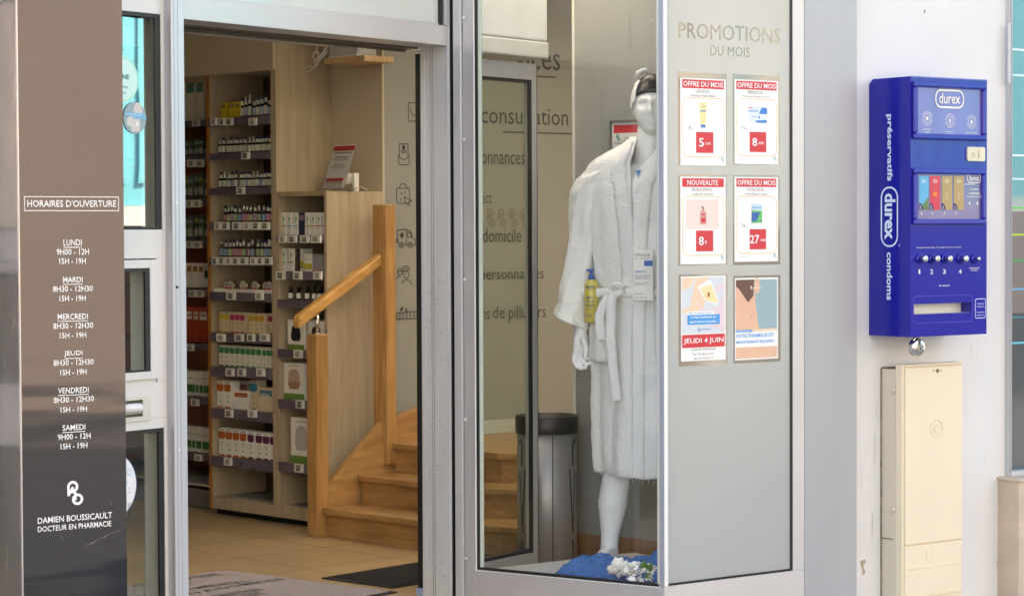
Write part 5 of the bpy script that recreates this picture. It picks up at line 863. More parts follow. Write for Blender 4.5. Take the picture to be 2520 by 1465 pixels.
for row,(yt,yb_) in ((1,(338,383)),(2,(425,487)),(3,(526,588))):
    for k in range(6):
        a=438+k*13; y=ry+(k%2)*.012; m=MB(); x0=A.X(a,yb_,y); x1=A.X(a+11.5,yb_,y); z0=RZ[row]+.0005; z1=z0+(A.Z(480,yt+(k*7)%9,y)-A.Z(480,yb_,y)); m.box(x0,x1,y,y+.012,z0,z1)
        m.m=1; w_=x1-x0; h=z1-z0
        for j in range(3): m.lathe(x0+w_*(.2+.3*j),y-.003,[(w_*.11,z0+h*.12),(w_*.11,z0+h*.36),(w_*.05,z0+h*.42),(w_*.05,z0+h*.48)],8)
        m.m=2; m.rect(x0,x1,z1-h*.32,z1-h*(.12 if k%2 else .2),y-.0006)
        solo('blister_pack','dark green card of phials, %s from the left on the %s rear shelf'%(ORD[k],ORD[row]),'blister pack',A,m,[DG[k%3],pmat((.45,.48,.40)),pmat((.35,.33,.06) if (k+row)%3==0 else (.30,.36,.32))],(x0,y,z0),group='hanging phial cards on the rear shelving')
def rtags(row,spans,yt,yb_):
    for k,(a,b_) in enumerate(spans): tag_('white price tag, %s from the left on the %s rail of the rear shelving'%(ORD[k],ORD[row]),a,b_,yt,yb_,rY-.019,A,(.28,.30,.26))
rtags(0,[(472,490)],294,311); rtags(1,[(460,479),(481,501)],393,411); rtags(2,[(457,474),(475,494)],492,510); rtags(3,[(458,474),(476,495)],593,610); rtags(4,[(464,482),(483,500)],713,730); rtags(5,[(459,475)],845,862); rtags(6,[(469,487)],980,997); rtags(7,[(478,496)],1116,1132)
# ================================================================== STAIRS
s_=.072; run=.208; rise=.1335
XE=1.30; XB=.72; FAN=[math.tan(rad(a)) for a in (19,27,52)]
def slab(mb,x0,ya,yb_,z0,z1,fa,fb):      # straight to XB, then fanning back
    P=[(x0,ya),(XB,ya),(XE,ya+(XE-XB)*fa),(XE,max(yb_,yb_+(XE-XB)*fb)),(XB,yb_),(x0,yb_)]
    prismz(mb,P,z0,z1)
ST=Thing('staircase','short varnished wood staircase with newel posts and a slanting handrail','staircase',A,(0,0,0))
for k in range(3):
    yk=.05+run*k; m=MB(); zt_=rise*(k+1)
    slab(m,.002,yk-.022,yk+run+.02 if k<2 else yk+1.3,zt_-.028,zt_,FAN[k],FAN[k+1] if k<2 else .9); tr_=ST.part('tread',m,OAKH,.004)
    m=MB(); slab(m,.004,yk,yk+.016,zt_-rise+(.001 if k else 0),zt_-.0285,FAN[k],FAN[k]); ST.part('riser',m,OAKH)
    if k<2: m=MB(); m.box(.28,XB-.02,yk+.02,yk+.028,zt_,zt_+.0012); m.box(.30,XB-.02,yk+.033,yk+.038,zt_,zt_+.0012); ST.part('grip_strip',m,mat('grey_grip',(.42,.36,.27),.6),parent=tr_)
zl=lambda px,py:A.atx(px,py,0)
nz1=1.4-(822-562)*10.43/5666; 
m=MB(); m.box(-s_,0,0,s_,0,nz1); ST.part('newel_post',m,OAK,.006)
yT,_=A.atx(943,700,0.0); zT=A.atx(943,503,0.)[1]
# tall newel with its foot on the string
m=MB(); m.box(-.075,.0,yT-.001,yT+.072,.30,zT); m.box(.0,.012,yT+.004,yT+.07,.30,zT-.0); ST.part('newel_post',m,OAK,.006)
# string (slanting side board) between the posts
y0_,y1_=.0725,yT+.02
m=MB(); m.prismx([(y0_,.0),(y1_+.3,.0),(y1_+.3,.58),(y1_-.02,.50),(y0_,.235)],-.045,-.004); ST.part('string_board',m,wood('varnished_ash_string',(.33,.165,.06),(.52,.30,.125),3.,(10,1.3,7),.3,10),.003)
hz=lambda y:1.045+(y-.036)*(1.262-1.045)/(yT+.02-.036)
m=MB(); ya_,yb_=-.085,yT+.015; pts=[(ya_,hz(ya_)-.03),(yb_,hz(yb_)-.03),(yb_,hz(yb_)+.03),(ya_,hz(ya_)+.03)]; m.prismx(pts,-.062,-.012); ST.part('handrail',m,wood('varnished_ash_rail',(.46,.22,.06),(.66,.37,.13),3.,(10,1.2,8),.25,12),.012)
m=MB(); m.tube([(-.036,.036,nz1-.002),(-.036,.036,hz(.036)-.02)],.009,14); m.tube([(-.036,.036,nz1),(-.036,.036,nz1+.006)],.019,18); ST.part('handrail_rod',m,STEEL)
# ================================================================== MATS
MATG=mat('mauve_grey_carpet',(.37,.31,.30),.95,0,.12,60,bump=.4,bsc=400); RIBB=mat('black_ribbed_carpet',(.035,.032,.03),.95,0,.35,12,(60,60,1),bump=.6,bsc=300)
t6=lambda a,b:((1100+a*.29482)/1.6254,(1950+b*.29482)/1.6254)
t7=lambda a,b:((700+a*.60208)/1.6254,(1500+b*.60208)/1.6254)
# black mat: far-left corner, near-left corner on the tiles
c1=flo(*t6(632,1230)); c2=flo(*t6(1600,1365)); c3=flo(*t6(1925,1040)); 
ux,uy=c2[0]-c1[0],c2[1]-c1[1]; L1=math.hypot(ux,uy); az=math.degrees(math.atan2(ux,uy)); MF=Fr(c1,az)
m=MB(); m.box(0,L1,0,1.0,0.0,.006); T_=Thing('door_mat','black ribbed mat beside the right door edge','mat',MF,(0,0,.0)); T_.part('rubber_edge',m,mat('black_mat_rubber',(.015,.015,.015),.7),.002)
m=MB(); 
for k in range(60): m.box(.035,L1-.03,.03+k*.0158,.03+k*.0158+.009,.006,.0095)
m.box(.033,L1-.028,.028,.975,.0055,.0072); T_.part('ribbed_pile',m,RIBB)
# printed grey mat in the doorway
d1=flo(*t7(350,1298)); d2=flo(*t7(1480,1442)); ux,uy=d2[0]-d1[0],d2[1]-d1[1]; L2=math.hypot(ux,uy); az=math.degrees(math.atan2(ux,uy)); CF_=Fr(d1,az)
PM=Thing('printed_mat','mauve grey printed doormat with dark words, lying in the doorway','mat',CF_,(0,0,0))
WM=1.5
m=MB(); m.box(-.02,L2,-WM,0.0,0,.004); PM.part('rubber_edge',m,MAT_ if 0 else mat('black_mat_rubber',(.015,.015,.015),.7),.001)
m=MB(); m.box(0,L2-.03,-WM+.03,-.018,.004,.0075); PM.part('pile',m,MATG)
# words: baseline runs toward the upper right on the mat; laid out by two floor points each
def matword(s,pa,pb,hh):
    a=CF_.loc(flo(*pa)); b_=CF_.loc(flo(*pb)); vs,fs=glyphs(s,.015); ax=min(v[0] for v in vs);bx=max(v[0] for v in vs);az_=min(v[1] for v in vs);bz=max(v[1] for v in vs)
    dx,dy=b_[0]-a[0],b_[1]-a[1]; L=math.hypot(dx,dy); ex,ey=dx/L,dy/L; m=MB()
    m.add([(a[0]+ex*L*(v[0]-ax)/(bx-ax)-ey*hh*(v[1]-az_)/(bz-az_),a[1]+ey*L*(v[0]-ax)/(bx-ax)+ex*hh*(v[1]-az_)/(bz-az_),.0082) for v in vs],fs); PM.part('lettering',m,INK)
wv=lambda a,b:t7(a,b)
matword('CONSULTATION',wv(-240,1418),wv(325,1335),.06); matword('MATÉRIEL MÉDICAL',wv(-260,1490),wv(515,1378),.06); matword('MAINTIEN À DOMICILE',wv(-280,1530),wv(745,1362),.06)
matword('VACCINATION',wv(150,1510),wv(605,1437),.06); matword('PILULIERS',wv(330,1510),wv(620,1462),.06)
# ================================================================== SMALL THINGS BY THE NARROW SHELF
znt=zn+.0005
lx0=A.X(783,460,shY+.10); lz0=znt; y_=shY+.10
T_=Thing('leaflet_holder','clear acrylic holder with a red and white notice on top of the narrow shelf','leaflet holder',A,(lx0,y_,lz0))
LH=(A.Z(783,355,y_)-lz0); lw_=A.X(850,460,y_)-lx0-.012; tilt=.055
def tl(u,v,o=0): return (lx0+.004+u*lw_*.86+v*.028,y_+.02+v*tilt-o,lz0+.012+v*(LH-.014))
m=MB(); m.add([tl(0,0),tl(1,0),tl(1,1),tl(0,1)],[(0,1,2,3)]); sh_=T_.part('notice',m,PAPER)
def band(u0,u1,v0,v1,o): return [tl(u0,v0,o),tl(u1,v0,o),tl(u1,v1,o),tl(u0,v1,o)]
m=MB(); m.add(band(.02,.98,.86,.97,.001),[(0,1,2,3)]); m.add(band(.08,.85,.16,.24,.001),[(0,1,2,3)]); T_.part('red_block',m,RED,parent=sh_)
m=MB()
for v0,v1,u0,u1 in ((.80,.825,.08,.92),(.70,.725,.2,.75),(.66,.672,.1,.85),(.64,.65,.15,.8),(.53,.55,.2,.7),(.49,.50,.1,.9),(.46,.47,.15,.75),(.41,.42,.3,.6),(.12,.135,.1,.8)): m.add(band(u0,u1,v0,v1,.001),[(0,1,2,3)])
T_.part('lettering',m,GREYT,parent=sh_)
ACR=glass('clear_acrylic',.08,(.92,.92,.92))
m=MB(); m.add([tl(-.06,-.03,.004),tl(1.06,-.03,.004),tl(1.06,1.03,.004),tl(-.06,1.03,.004)],[(0,1,2,3)]); m.box(lx0,lx0+lw_+.02,y_-.02,y_+.06,lz0,lz0+.012); m.add([(lx0,y_-.022,lz0),(lx0+lw_+.01,y_-.022,lz0),(lx0+lw_+.01,y_-.022,lz0+.06),(lx0,y_-.022,lz0+.06)],[(0,1,2,3)]); T_.part('acrylic_stand',m,ACR)
# plugs and cable
yc=shY+.20
m=MB(); x,z=A.at(852,440,yc); m.box(x-.018,x+.018,yc-.015,yc+.03,z-.028,z+.028); T_=Thing('power_adapter','white plug adapter with thin cable beside the leaflet holder','adapter',A,(x,yc,znt)); T_.part('body',m,WHITEP,.010)
m=MB(); m.tube([(x+.002,yc,z+.02),(x+.006,yc,z+.05),(x+.012,yc,z+.07)],.003,6); m.tube([(x-.02,yc-.01,z-.01),(x-.045,yc-.03,znt+.02),(x-.03,yc-.03,znt+.004),(x+.02,yc-.02,znt+.004),(x+.06,yc-.02,znt+.01),(x+.12,yc-.01,znt+.02),(x+.15,yc,znt+.006)],.0022,6); T_.part('cable',m,WHITEP)
m=MB(); x,z=A.at(869,441,yc); m.box(x-.009,x+.009,yc,yc+.03,znt,z+.03); solo('socket_block','slim white socket block standing right of the plug adapter','socket',A,m,WHITEP,(x,yc,znt),bv=.004)
# bracket board with router and coiled cable
yk=shY+.16; bx0,bx1=A.X(797,150,yk),A.X(897,150,yk); bz1=A.Z(860,138.5,yk); bz0=bz1-.028
m=MB(); m.box(bx0,bx1,yk,yBk-.001,bz0,bz1); solo('wall_bracket','small maple board bracketed high on the wall above the leaflet holder','shelf',A,m,wood('maple_board_light',(.50,.33,.17),(.64,.45,.26)),(bx0,yk,bz0),bv=.001)
rx0,rx1=A.X(808,120,yk+.03),A.X(880,120,yk+.03)
m=MB(); m.box(rx0,rx1,yk+.03,yk+.15,bz1+.004,bz1+.22); T_=Thing('router_box','pale grey plastic device box standing on the high wall bracket','device',A,(rx0,yk+.03,bz1)); T_.part('casing',m,mat('pale_grey_plastic',(.52,.54,.56),.4),.012)
m=MB(); m.box(rx0+.003,rx1-.003,yk+.026,yk+.152,bz1+.0005,bz1+.012); T_.part('foot',m,WHITEP,.004)
m=MB(); P3=lambda px,py,dy=0:(A.X(px,py,yk+.02+dy),yk+.02+dy,A.Z(px,py,yk+.02+dy))
m.tube([P3(807,108),P3(795,104),P3(780,112),P3(779,128),P3(787,140),P3(776,150),P3(770,140),P3(775,128),P3(786,130)],.004,6)
m.tube([P3(806,112,.01),P3(797,124,.01),P3(787,140,.01),P3(781,155,.01),P3(775,166,.01),P3(758,176,.01),P3(748,174,.01),P3(750,167,.01),P3(765,164,.01),P3(775,166,.01),P3(783,152,.01),P3(797,138,.01),P3(806,126,.01)],.004,6)
m.tube([P3(804,118,-.008),P3(792,132,-.008),P3(779,146,-.008),P3(772,158,-.008),P3(779,162,-.008),P3(786,146,-.008),P3(800,128,-.008)],.0035,6)
m.tube([P3(788,137,-.012),P3(782,141,-.014),P3(785,146,-.012)],.006,6)
solo('coiled_cable','bundle of white cable hanging beside the device box on the bracket','cable',A,m,WHITEP,(rx0,yk,bz1))
# ================================================================== DISPLAY BAY
GX1=G.X(1800,900); 
m=MB(); m.box(0,1.15,-.012,-.0005,0,.118); solo('skirting_board','brown wooden skirting board at the foot of the grey partition','skirting board',G,m,wood('brown_board',(.22,.11,.05),(.34,.19,.09)),(0,0,0))
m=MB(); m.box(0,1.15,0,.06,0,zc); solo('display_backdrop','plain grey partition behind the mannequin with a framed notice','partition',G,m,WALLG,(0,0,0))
m=MB(); m.box(-.012,-.0005,-.006,.066,0,zc); solo('partition_edge','light grey corner strip on the free edge of the grey partition','corner strip',G,m,mat('light_strip',(.62,.62,.60),.4),(0,0,0),bv=.002)
fx0,fz1=G.at(1500,297,-.012); fx1=G.X(1585,297,-.012); fz0=fz1-.30*1.0
T_=Thing('framed_notice','framed red and white notice on the grey partition behind the mannequin head','framed notice',G,(fx0,-.012,fz0))
T_.part('frame',(lambda: frame4(fx0,fx1,fz0,fz1,.008,-.014,-.0005))(),mat('pewter_frame',(.25,.24,.22),.35,.6),.001)
m=MB(); m.rect(fx0+.007,fx1-.007,fz0+.007,fz1-.007,-.004); pp=T_.part('sheet',m,PAPER)
gg=lambda px,py:G.at(px,py,-.0046)
m=MB(); m.rect(gg(1510,310)[0],fx1-.016,gg(1510,328)[1],gg(1510,308)[1],-.0046); T_.part('red_block',m,RED,parent=pp)
m=MB(); x0,z1=gg(1516,331); x1,z0=gg(1527,347); logo(m,x0,x1,z0,z1,-.0046,.004); T_.part('emblem',m,flat('teal_green_print',(.02,.28,.25)),parent=pp)
m=MB(); a_=gg(1510,350); b__=gg(1532,355); m.text('PHARMACIE',a_[0],b__[0],b__[1],a_[1],-.0046,.02); a_=gg(1535,337); b__=gg(1559,341); m.text('5 Rue Ch',a_[0],b__[0],b__[1],a_[1],-.0046,.01); a_=gg(1533,344); b__=gg(1559,348); m.text('38380 A',a_[0],b__[0],b__[1],a_[1],-.0046,.01); T_.part('lettering',m,GREYT,parent=pp)
# bin
bc=dep(1345,9.39); bF=Fr(bc,90.); 
bd_=math.hypot(*bc); rb=80/5666*bd_*.97; hb_=H-(1052-559)/5666*bd_; ht_=H-(1020-559)/5666*(bd_+rb)
T_=Thing('waste_bin','round steel waste bin with black rim behind the shop window','bin',bF,(0,rb,0))
m=MB(); m.lathe(0,rb,[(rb*.95,0),(rb*.95,.03),(rb*.97,.031),(rb*.97,hb_-.02)],48); T_.part('body',m,mat('brushed_bin_steel',(.34,.34,.355),.42,.4,.08,4,(6,6,.5)))
m=MB(); m.lathe(0,rb,[(rb*1.0,hb_-.03),(rb*1.02,hb_-.02),(rb*1.02,ht_-.005),(rb*.98,ht_),(rb*.90,ht_),(rb*.90,hb_-.03)],48); T_.part('rim',m,mat('black_bin_plastic',(.02,.02,.02),.4))
m=MB(); R_b=rb*.975
def cyl(a,z): return (R_b*math.sin(a),rb-R_b*math.cos(a),z)
for s in (-1,1):
    m.tube([cyl(s*.98,hb_*.72),cyl(s*.98,hb_*.88),cyl(s*1.06,hb_*.91),cyl(s*1.13,hb_*.88)],.0028,6); m.tube([cyl(s*.82,hb_*.70),cyl(s*.98,hb_*.25)],.0028,6); m.tube([cyl(s*1.12,hb_*.68),cyl(s*.98,hb_*.25)],.0018,6); m.tube([cyl(s*.98,hb_*.2),cyl(s*.98,hb_*.06)],.0028,6)
m.tube([cyl(.17,.03),cyl(.17,hb_-.03)],.002,6); T_.part('slot',m,flat('black_slot',(.01,.01,.01)))
# ================================================================== MANNEQUIN
MD=9.04; mc=dep(1590,MD); MFr=Fr(mc,100.); MZ0_=.085
Q=lambda px,py,y=0:MFr.at(px,py,y)
m=MB(); prismz(m,[V.wld(V.X(1312,1400),.05)[:2],V.wld(KX-.03,.05)[:2],W.wld(xst1,.08)[:2],W.wld(xst1,1.0)[:2],W.wld(-.1,1.0)[:2]],0.0,MZ0_-.005)
solo('display_plinth','low white display plinth under the mannequin and blue net','plinth',WD,m,mat('white_laminate',(.70,.70,.68),.4),bv=.002)
def cap(bm_,a,b,r0,r1,n=14):
    a,b=Vector(a),Vector(b); mb=MB(); L=(b-a); k=5; pts=[];rs=[]; d=L.normalized()
    for i in range(k+1): t=PI/2*(1-i/k); pts.append(a-d*r0*math.sin(t)); rs.append(max(1e-4,r0*math.cos(t)))
    for i in range(k+1): t=PI/2*i/k; pts.append(b+d*r1*math.sin(t)); rs.append(max(1e-4,r1*math.cos(t)))
    bm_.tube(pts,rs,n)
def ellipsoid(mb,c,r,n=20,k=12,rot=0,fn=None):
    rows=[]
    for i in range(k+1):
        t=PI*i/k; row=[]
        for j in range(n):
            a=2*PI*j/n; p_=[r[0]*math.sin(t)*math.cos(a),r[1]*math.sin(t)*math.sin(a),r[2]*math.cos(t)]
            if fn: p_=fn(p_)
            x_,y__=p_[0]*math.cos(rot)-p_[1]*math.sin(rot),p_[0]*math.sin(rot)+p_[1]*math.cos(rot); row.append((c[0]+x_,c[1]+y__,c[2]+p_[2]))
        rows.append(row)
    mb.grid(rows,True,True)
bd=MB()
HR=rad(4)                                       # head turned slightly
hc=(Q(1604,262)[0],-.01,Q(1604,262)[1])
g2=lambda x,s:math.exp(-(x/s)**2)
def facef(p_):
    x,y,z=p_; fr=max(0,-y)/.095; jaw=max(0,-z-.01)/.10
    x*=1-.30*min(1,jaw)**1.4; 
    if y<0:
        f=0
        f-=.026*g2(x,.011)*g2(z+.024,.018)+.016*g2(x,.008)*g2(z-.002,.02)          # nose
        f+=.016*(g2(x-.030,.018)+g2(x+.030,.018))*g2(z-.004,.012)                   # sockets
        f-=.0035*(g2(x-.030,.012)+g2(x+.030,.012))*g2(z-.0035,.006)                 # lids
        f-=.009*g2(z-.022,.010)*g2(x,.05)                                           # brow
        f-=.0085*g2(x,.022)*g2(z+.056,.006)+.007*g2(x,.018)*g2(z+.068,.006); f+=.004*g2(x,.02)*g2(z+.0615,.003)   # lips
        f-=.010*g2(x,.020)*g2(z+.093,.014); f+=.006*g2(x,.02)*g2(z+.078,.005)       # chin
        f-=.005*(g2(x-.045,.015)+g2(x+.045,.015))*g2(z+.022,.018)                   # cheekbones
        y+=f*min(1,fr*1.6)
    else: y*=1.15; y-=.0*z
    return [x,y,z]
ellipsoid(bd,hc,(.072,.090,.122),72,72,HR,facef)
cap(bd,(hc[0]-.004,.012,hc[2]-.07),(hc[0]-.016,.02,1.60),.052,.060,20)
for s in (-1,1): ellipsoid(bd,(hc[0]+s*.072,.015,hc[2]-.006),(.009,.018,.030),10,8,s*.3)
ellipsoid(bd,(0,.02,1.50),(.19,.105,.16)); ellipsoid(bd,(0,.02,1.25),(.145,.10,.22)); ellipsoid(bd,(0,.02,1.02),(.165,.11,.14))
for s in (-1,1): cap(bd,(s*.02,.02,1.60),(s*.19,.02,1.585),.055,.062)
# legs
kz=.53
lf=(Q(1500,1370)[0],.0,MZ0_); kn=(Q(1512,1160)[0]+.01,.0,Q(1512,1160)[1])
cap(bd,(-.09,.02,.98),(kn[0],-.0,kn[2]+.02),.088,.060,20); cap(bd,kn,(Q(1506,1240)[0],.012,Q(1506,1240)[1]),.055,.058,20); cap(bd,(Q(1507,1235)[0],.014,Q(1507,1235)[1]),(lf[0],.015,MZ0_+.10),.060,.036,20)
cap(bd,(lf[0],.015,MZ0_+.10),(lf[0]-.005,.02,MZ0_+.03),.036,.035,16); cap(bd,(lf[0],.02,MZ0_+.035),(lf[0]-.02,-.13,MZ0_+.022),.034,.026,14)
cap(bd,(.09,.02,.98),(.11,.0,.52),.088,.058,20); cap(bd,(.11,.0,.52),(.12,.03,.18),.06,.036,20); cap(bd,(.12,.03,.18),(.12,.02,MZ0_+.03),.036,.035,16); cap(bd,(.12,.02,MZ0_+.035),(.14,-.13,MZ0_+.022),.034,.026,14)
# arms
el=(Q(1418,620)[0]+.01,.03,Q(1418,620)[1]); wr=(Q(1430,815)[0],-.02,Q(1430,815)[1])
cap(bd,(-.215,.02,1.58),el,.052,.043,16); cap(bd,el,wr,.042,.026,16)
cap(bd,(.215,.02,1.58),(.27,.03,1.29),.052,.043,16); cap(bd,(.27,.03,1.29),(.26,-.02,1.0),.042,.026,16)
def hand(bd,W0,sx,pxs=None):
    x,y,z=W0
    P=lambda dx,dz,dy=0:(x+sx*dx,y+dy,z+dz)
    for k in range(4): cap(bd,P(-.012+k*.009,-.02,.006*k-.01),P(-.016+k*.013,-.085,.008*k-.01),.015,.014,10)
    F_=[((-.022,-.085,-.012),(-.024,-.115,-.022),(-.010,-.138,-.028),(.006,-.146,-.024)),((-.008,-.09,-.002),(-.006,-.122,-.014),(.008,-.140,-.022),(.024,-.142,-.018)),((.006,-.088,.008),(.012,-.116,-.004),(.026,-.128,-.010),(.040,-.124,-.008)),((.020,-.082,.016),(.028,-.104,.006),(.040,-.112,.0),(.052,-.106,.0))]
    for f in F_:
        for a,b,r0,r1 in zip(f,f[1:],(.0092,.0085,.0078),(.0085,.0078,.0065)): cap(bd,P(a[0],a[1],a[2]),P(b[0],b[1],b[2]),r0,r1,10)
    t_=((.012,-.030,-.018),(.026,-.058,-.030),(.027,-.083,-.036),(.022,-.100,-.038))
    for a,b,r0,r1 in zip(t_,t_[1:],(.013,.0105,.009),(.0105,.009,.007)): cap(bd,P(*a),P(*b),r0,r1,10)
hand(bd,wr,1); hand(bd,(.26,-.02,1.0),-1)
MAN=Thing('mannequin','white male shop mannequin wearing a bathrobe and swim cap','mannequin',MFr,(0,0,MZ0_-.005))
tmp=bpy.data.objects.new('tmp',bd.mesh('tmp',WHT)); COL.objects.link(tmp); rm=tmp.modifiers.new('r','REMESH'); rm.mode='VOXEL'; rm.voxel_size=.0042; rm.use_smooth_shade=True; smo=tmp.modifiers.new('s','SMOOTH'); smo.factor=.5; smo.iterations=3
bpy.context.view_layer.update(); me=bpy.data.meshes.new_from_object(tmp.evaluated_get(bpy.context.evaluated_depsgraph_get())); bpy.data.objects.remove(tmp)
me.transform(Matrix.Translation((0,0,-(MZ0_-.005)))); me.materials.clear(); me.materials.append(mat('mannequin_white',(.88,.88,.87),.34,0,.01,3)); me.name='body'
body=bpy.data.objects.new('body',me); COL.objects.link(body); body.parent=MAN.e
# swim cap
def capf(p_):
    x,y,z=p_
    return [x,y,z]
CAPB=mat('black_rubber_cap',(.018,.018,.018),.35); 
def capshell(mat_,name,a0,a1,rad_,lo,label=None):
    rows=[]
    for i in range(13):
        t=i/12; row=[]
        for j in range(25):
            a=a0+(a1-a0)*j/24; front=.5-.5*math.sin(a)     # a=-90deg is the face side
            zl_=lo(a); ph=t*(PI/2-math.asin(max(-1,min(1,zl_/.128)))); zz=math.sin(PI/2-ph)
            rr=math.cos(PI/2-ph); wob=1+.012*math.sin(a*7+t*5)
            p_=(rad_[0]*rr*math.cos(a)*wob,rad_[1]*rr*math.sin(a)*wob*(1.15 if math.sin(a)>0 else 1),rad_[2]*zz)
            x_,y__=p_[0]*math.cos(HR)-p_[1]*math.sin(HR),p_[0]*math.sin(HR)+p_[1]*math.cos(HR); row.append((hc[0]+x_,hc[1]+y__,hc[2]+p_[2]))
        rows.append(row)
    m=MB(); m.grid(rows,True); o_=MAN.part(name,m,mat_); sd=o_.modifiers.new('t','SOLIDIFY'); sd.thickness=.003; sd.offset=1; return o_
lo=lambda a:.050-.055*max(0,math.sin(a))-.04*(1-abs(math.sin(a)))
capo=capshell(CAPB,'swim_cap',0,2*PI,(.0775,.096,.129),lo)
# white scalloped panel on the left side of the cap with curled petals
lw2=lambda a:.040-.065*(1-abs(math.sin(a)))
m=MB(); rows=[]
for i in range(13):
    t=i/12; row=[]
    for j in range(17):
        a=PI*.74+(PI*1.24-PI*.74)*j/16; ph=t*1.25; z0_=lw2(a)/.128; th_=math.asin(z0_)+t*(PI/2-math.asin(z0_))*.50; rr=math.cos(th_); f=1.05+.035*math.sin(j*1.9+t*6)
        row.append((hc[0]+.0775*rr*math.cos(a)*f,hc[1]+.096*rr*math.sin(a)*f,hc[2]+.129*math.sin(th_)*f))
    rows.append(row)
m.grid(rows,True)
wc=MAN.part('cap_panel',m,mat('white_rubber_cap',(.74,.74,.73),.35),parent=capo); sd=wc.modifiers.new('t','SOLIDIFY'); sd.thickness=.004
m=MB()
for k in range(2):
    a=-.2+k*.5; m.tube([(hc[0]-.052+.014*k,hc[1]-.05,hc[2]+.108+.012*k),(hc[0]-.046+.016*k,hc[1]-.062,hc[2]+.128+.008*k),(hc[0]-.030+.016*k,hc[1]-.060,hc[2]+.136+.004*k),(hc[0]-.018+.014*k,hc[1]-.05,hc[2]+.126)],[.006,.009,.008,.004],8)
MAN.part('cap_frill',m,mat('white_rubber_cap',(.74,.74,.73),.35),parent=capo)
# ---------------- bathrobe (a child: it moves with the figure)
TERRY=bpy.data.materials.new('white_terry'); t,n,l=nodes(TERRY); b=n['Principled BSDF']; b.inputs['Base Color'].default_value=(.84,.84,.82,1); b.inputs['Roughness'].default_value=.95; b.inputs['Sheen Weight'].default_value=.4
tc=n.new('ShaderNodeTexCoord'); vo=n.new('ShaderNodeTexNoise'); vo.inputs['Scale'].default_value=95; vo.inputs['Detail'].default_value=3; l.new(tc.outputs['Object'],vo.inputs[0]); v2=n.new('ShaderNodeTexNoise'); v2.inputs['Scale'].default_value=26; l.new(tc.outputs['Object'],v2.inputs[0])
ad=n.new('ShaderNodeMath'); ad.operation='MULTIPLY_ADD'; ad.inputs[1].default_value=1.2; l.new(v2.outputs[0],ad.inputs[0]); l.new(vo.outputs[0],ad.inputs[2]); bp=n.new('ShaderNodeBump'); bp.inputs['Strength'].default_value=.8; bp.inputs['Distance'].default_value=.005; l.new(ad.outputs[0],bp.inputs['Height']); l.new(bp.outputs[0],b.inputs['Normal'])
from mathutils import noise as NZ
def jit(p_,s=18,a=.004): 
    v=NZ.noise_vector(Vector(p_)*s); return (p_[0]+v[0]*a,p_[1]+v[1]*a,p_[2]+v[2]*a)
zq_=lambda y:Q(1500,y)[1]
prof=[(338,.061,.062),(348,.074,.070),(362,.112,.084),(378,.160,.098),(394,.208,.106),(410,.232,.110),(432,.245,.114),(470,.240,.122),(520,.228,.128),(580,.216,.128),(640,.208,.122),(690,.200,.116),(716,.192,.112),(740,.200,.118),(790,.208,.128),(850,.212,.134),(920,.210,.138),(1000,.209,.140),(1080,.205,.140),(1130,.201,.138),(1150,.196,.135),(1163,.191,.132)]
def interp(tab,v):
    for a,b_ in zip(tab,tab[1:]):
        if v<=b_[0]: t=(v-a[0])/(b_[0]-a[0]); return [a[i]+(b_[i]-a[i])*t for i in range(1,len(a))]
    return tab[-1][1:]
def robe_pt(a,y,off=0.):
    rx,ry=interp(prof,y); t=max(0,(y-720)/440); u=max(0,min(1,(y-380)/200))
    fold=.0065*u*(math.sin(a*6.5+y*.004+.9*math.sin(a*2.3))+.45*math.sin(a*13+1.3+y*.006))*(1+.6*t)*(1-.8*g2(y-716,22))
    crs=.004*math.sin(a*5+y*.05)*g2(y-716,60)
    e=abs(math.cos(a)); x=(rx+fold+crs+off)*math.copysign(e**.88,math.cos(a)); yy=(ry+fold+crs+off)*math.sin(a)
    p_=(x+.0,yy+.015,Q(1500,y)[1]-.008*math.sin(a*3)*t-.0015*t*math.sin(a*11)); return jit(p_,22,.003)
ROBE=Thing.__new__(Thing); 
oy=Q(1572,400,-.1)[0]
def vgap(y):                                   # uneven V neckline
    k=max(0,452-y)/114; rx=interp(prof,y)[0]; return math.asin(min(.75,.018*k/rx)),math.asin(min(.95,.085*k/rx))
m=MB(); N_=160; rows=[]
a_open=math.radians(-90-8)
ys=[338+i*(1163-338)/110 for i in range(111)]
for y in ys:
    row=[]; gL,gR=vgap(y)
    for j in range(N_+1):
        a=a_open+gR+(2*PI-gR-gL)*j/N_
        off=.010*g2((j-N_),14) if y>452 else 0
        row.append(robe_pt(a,y,off))
    rows.append(row)
m.grid(rows,True)
rb_=MAN.part('bathrobe',m,TERRY); sd=rb_.modifiers.new('t','SOLIDIFY'); sd.thickness=.007; sd.offset=0; sd.use_even_offset=False
# collar / lapels: thick bands down each side of the opening and round the neck
def stripm(pathf,wd0,thk,n=90,grow=0):
    rows=[]
    for i in range(n+1):
        c,d,nrm=pathf(i/n); wd=wd0*(min(1,.3+i/n*grow) if grow else 1); rows.append([tuple(c[k]+d[k]*wd*(s) +nrm[k]*h for k in range(3)) for s,h in ((-.5,0),(-.5,thk*.7),(-.3,thk),(0,thk*1.15),(.3,thk),(.5,thk*.7),(.5,0))])
    m=MB(); m.grid([[jit(p_,40,.0025) for p_ in r] for r in rows],True); return m
def lapel(side):
    def f(t):
        y=352+t*(806 if side>0 else 350); gap=vgap(y)[1 if side>0 else 0]; base=a_open+gap*side+side*.16*(1+.3*math.sin(t*3)) if y<452 else a_open+side*(.16-.10*min(1,(y-452)/250))+(-.10 if side<0 else 0)*0
        p_=Vector(robe_pt(base,y,.004)); q2=Vector(robe_pt(base+.1,y,.004)); d=(q2-p_).normalized(); nr=Vector((math.cos(base),math.sin(base),0)).normalized(); return p_,d,nr
    return f
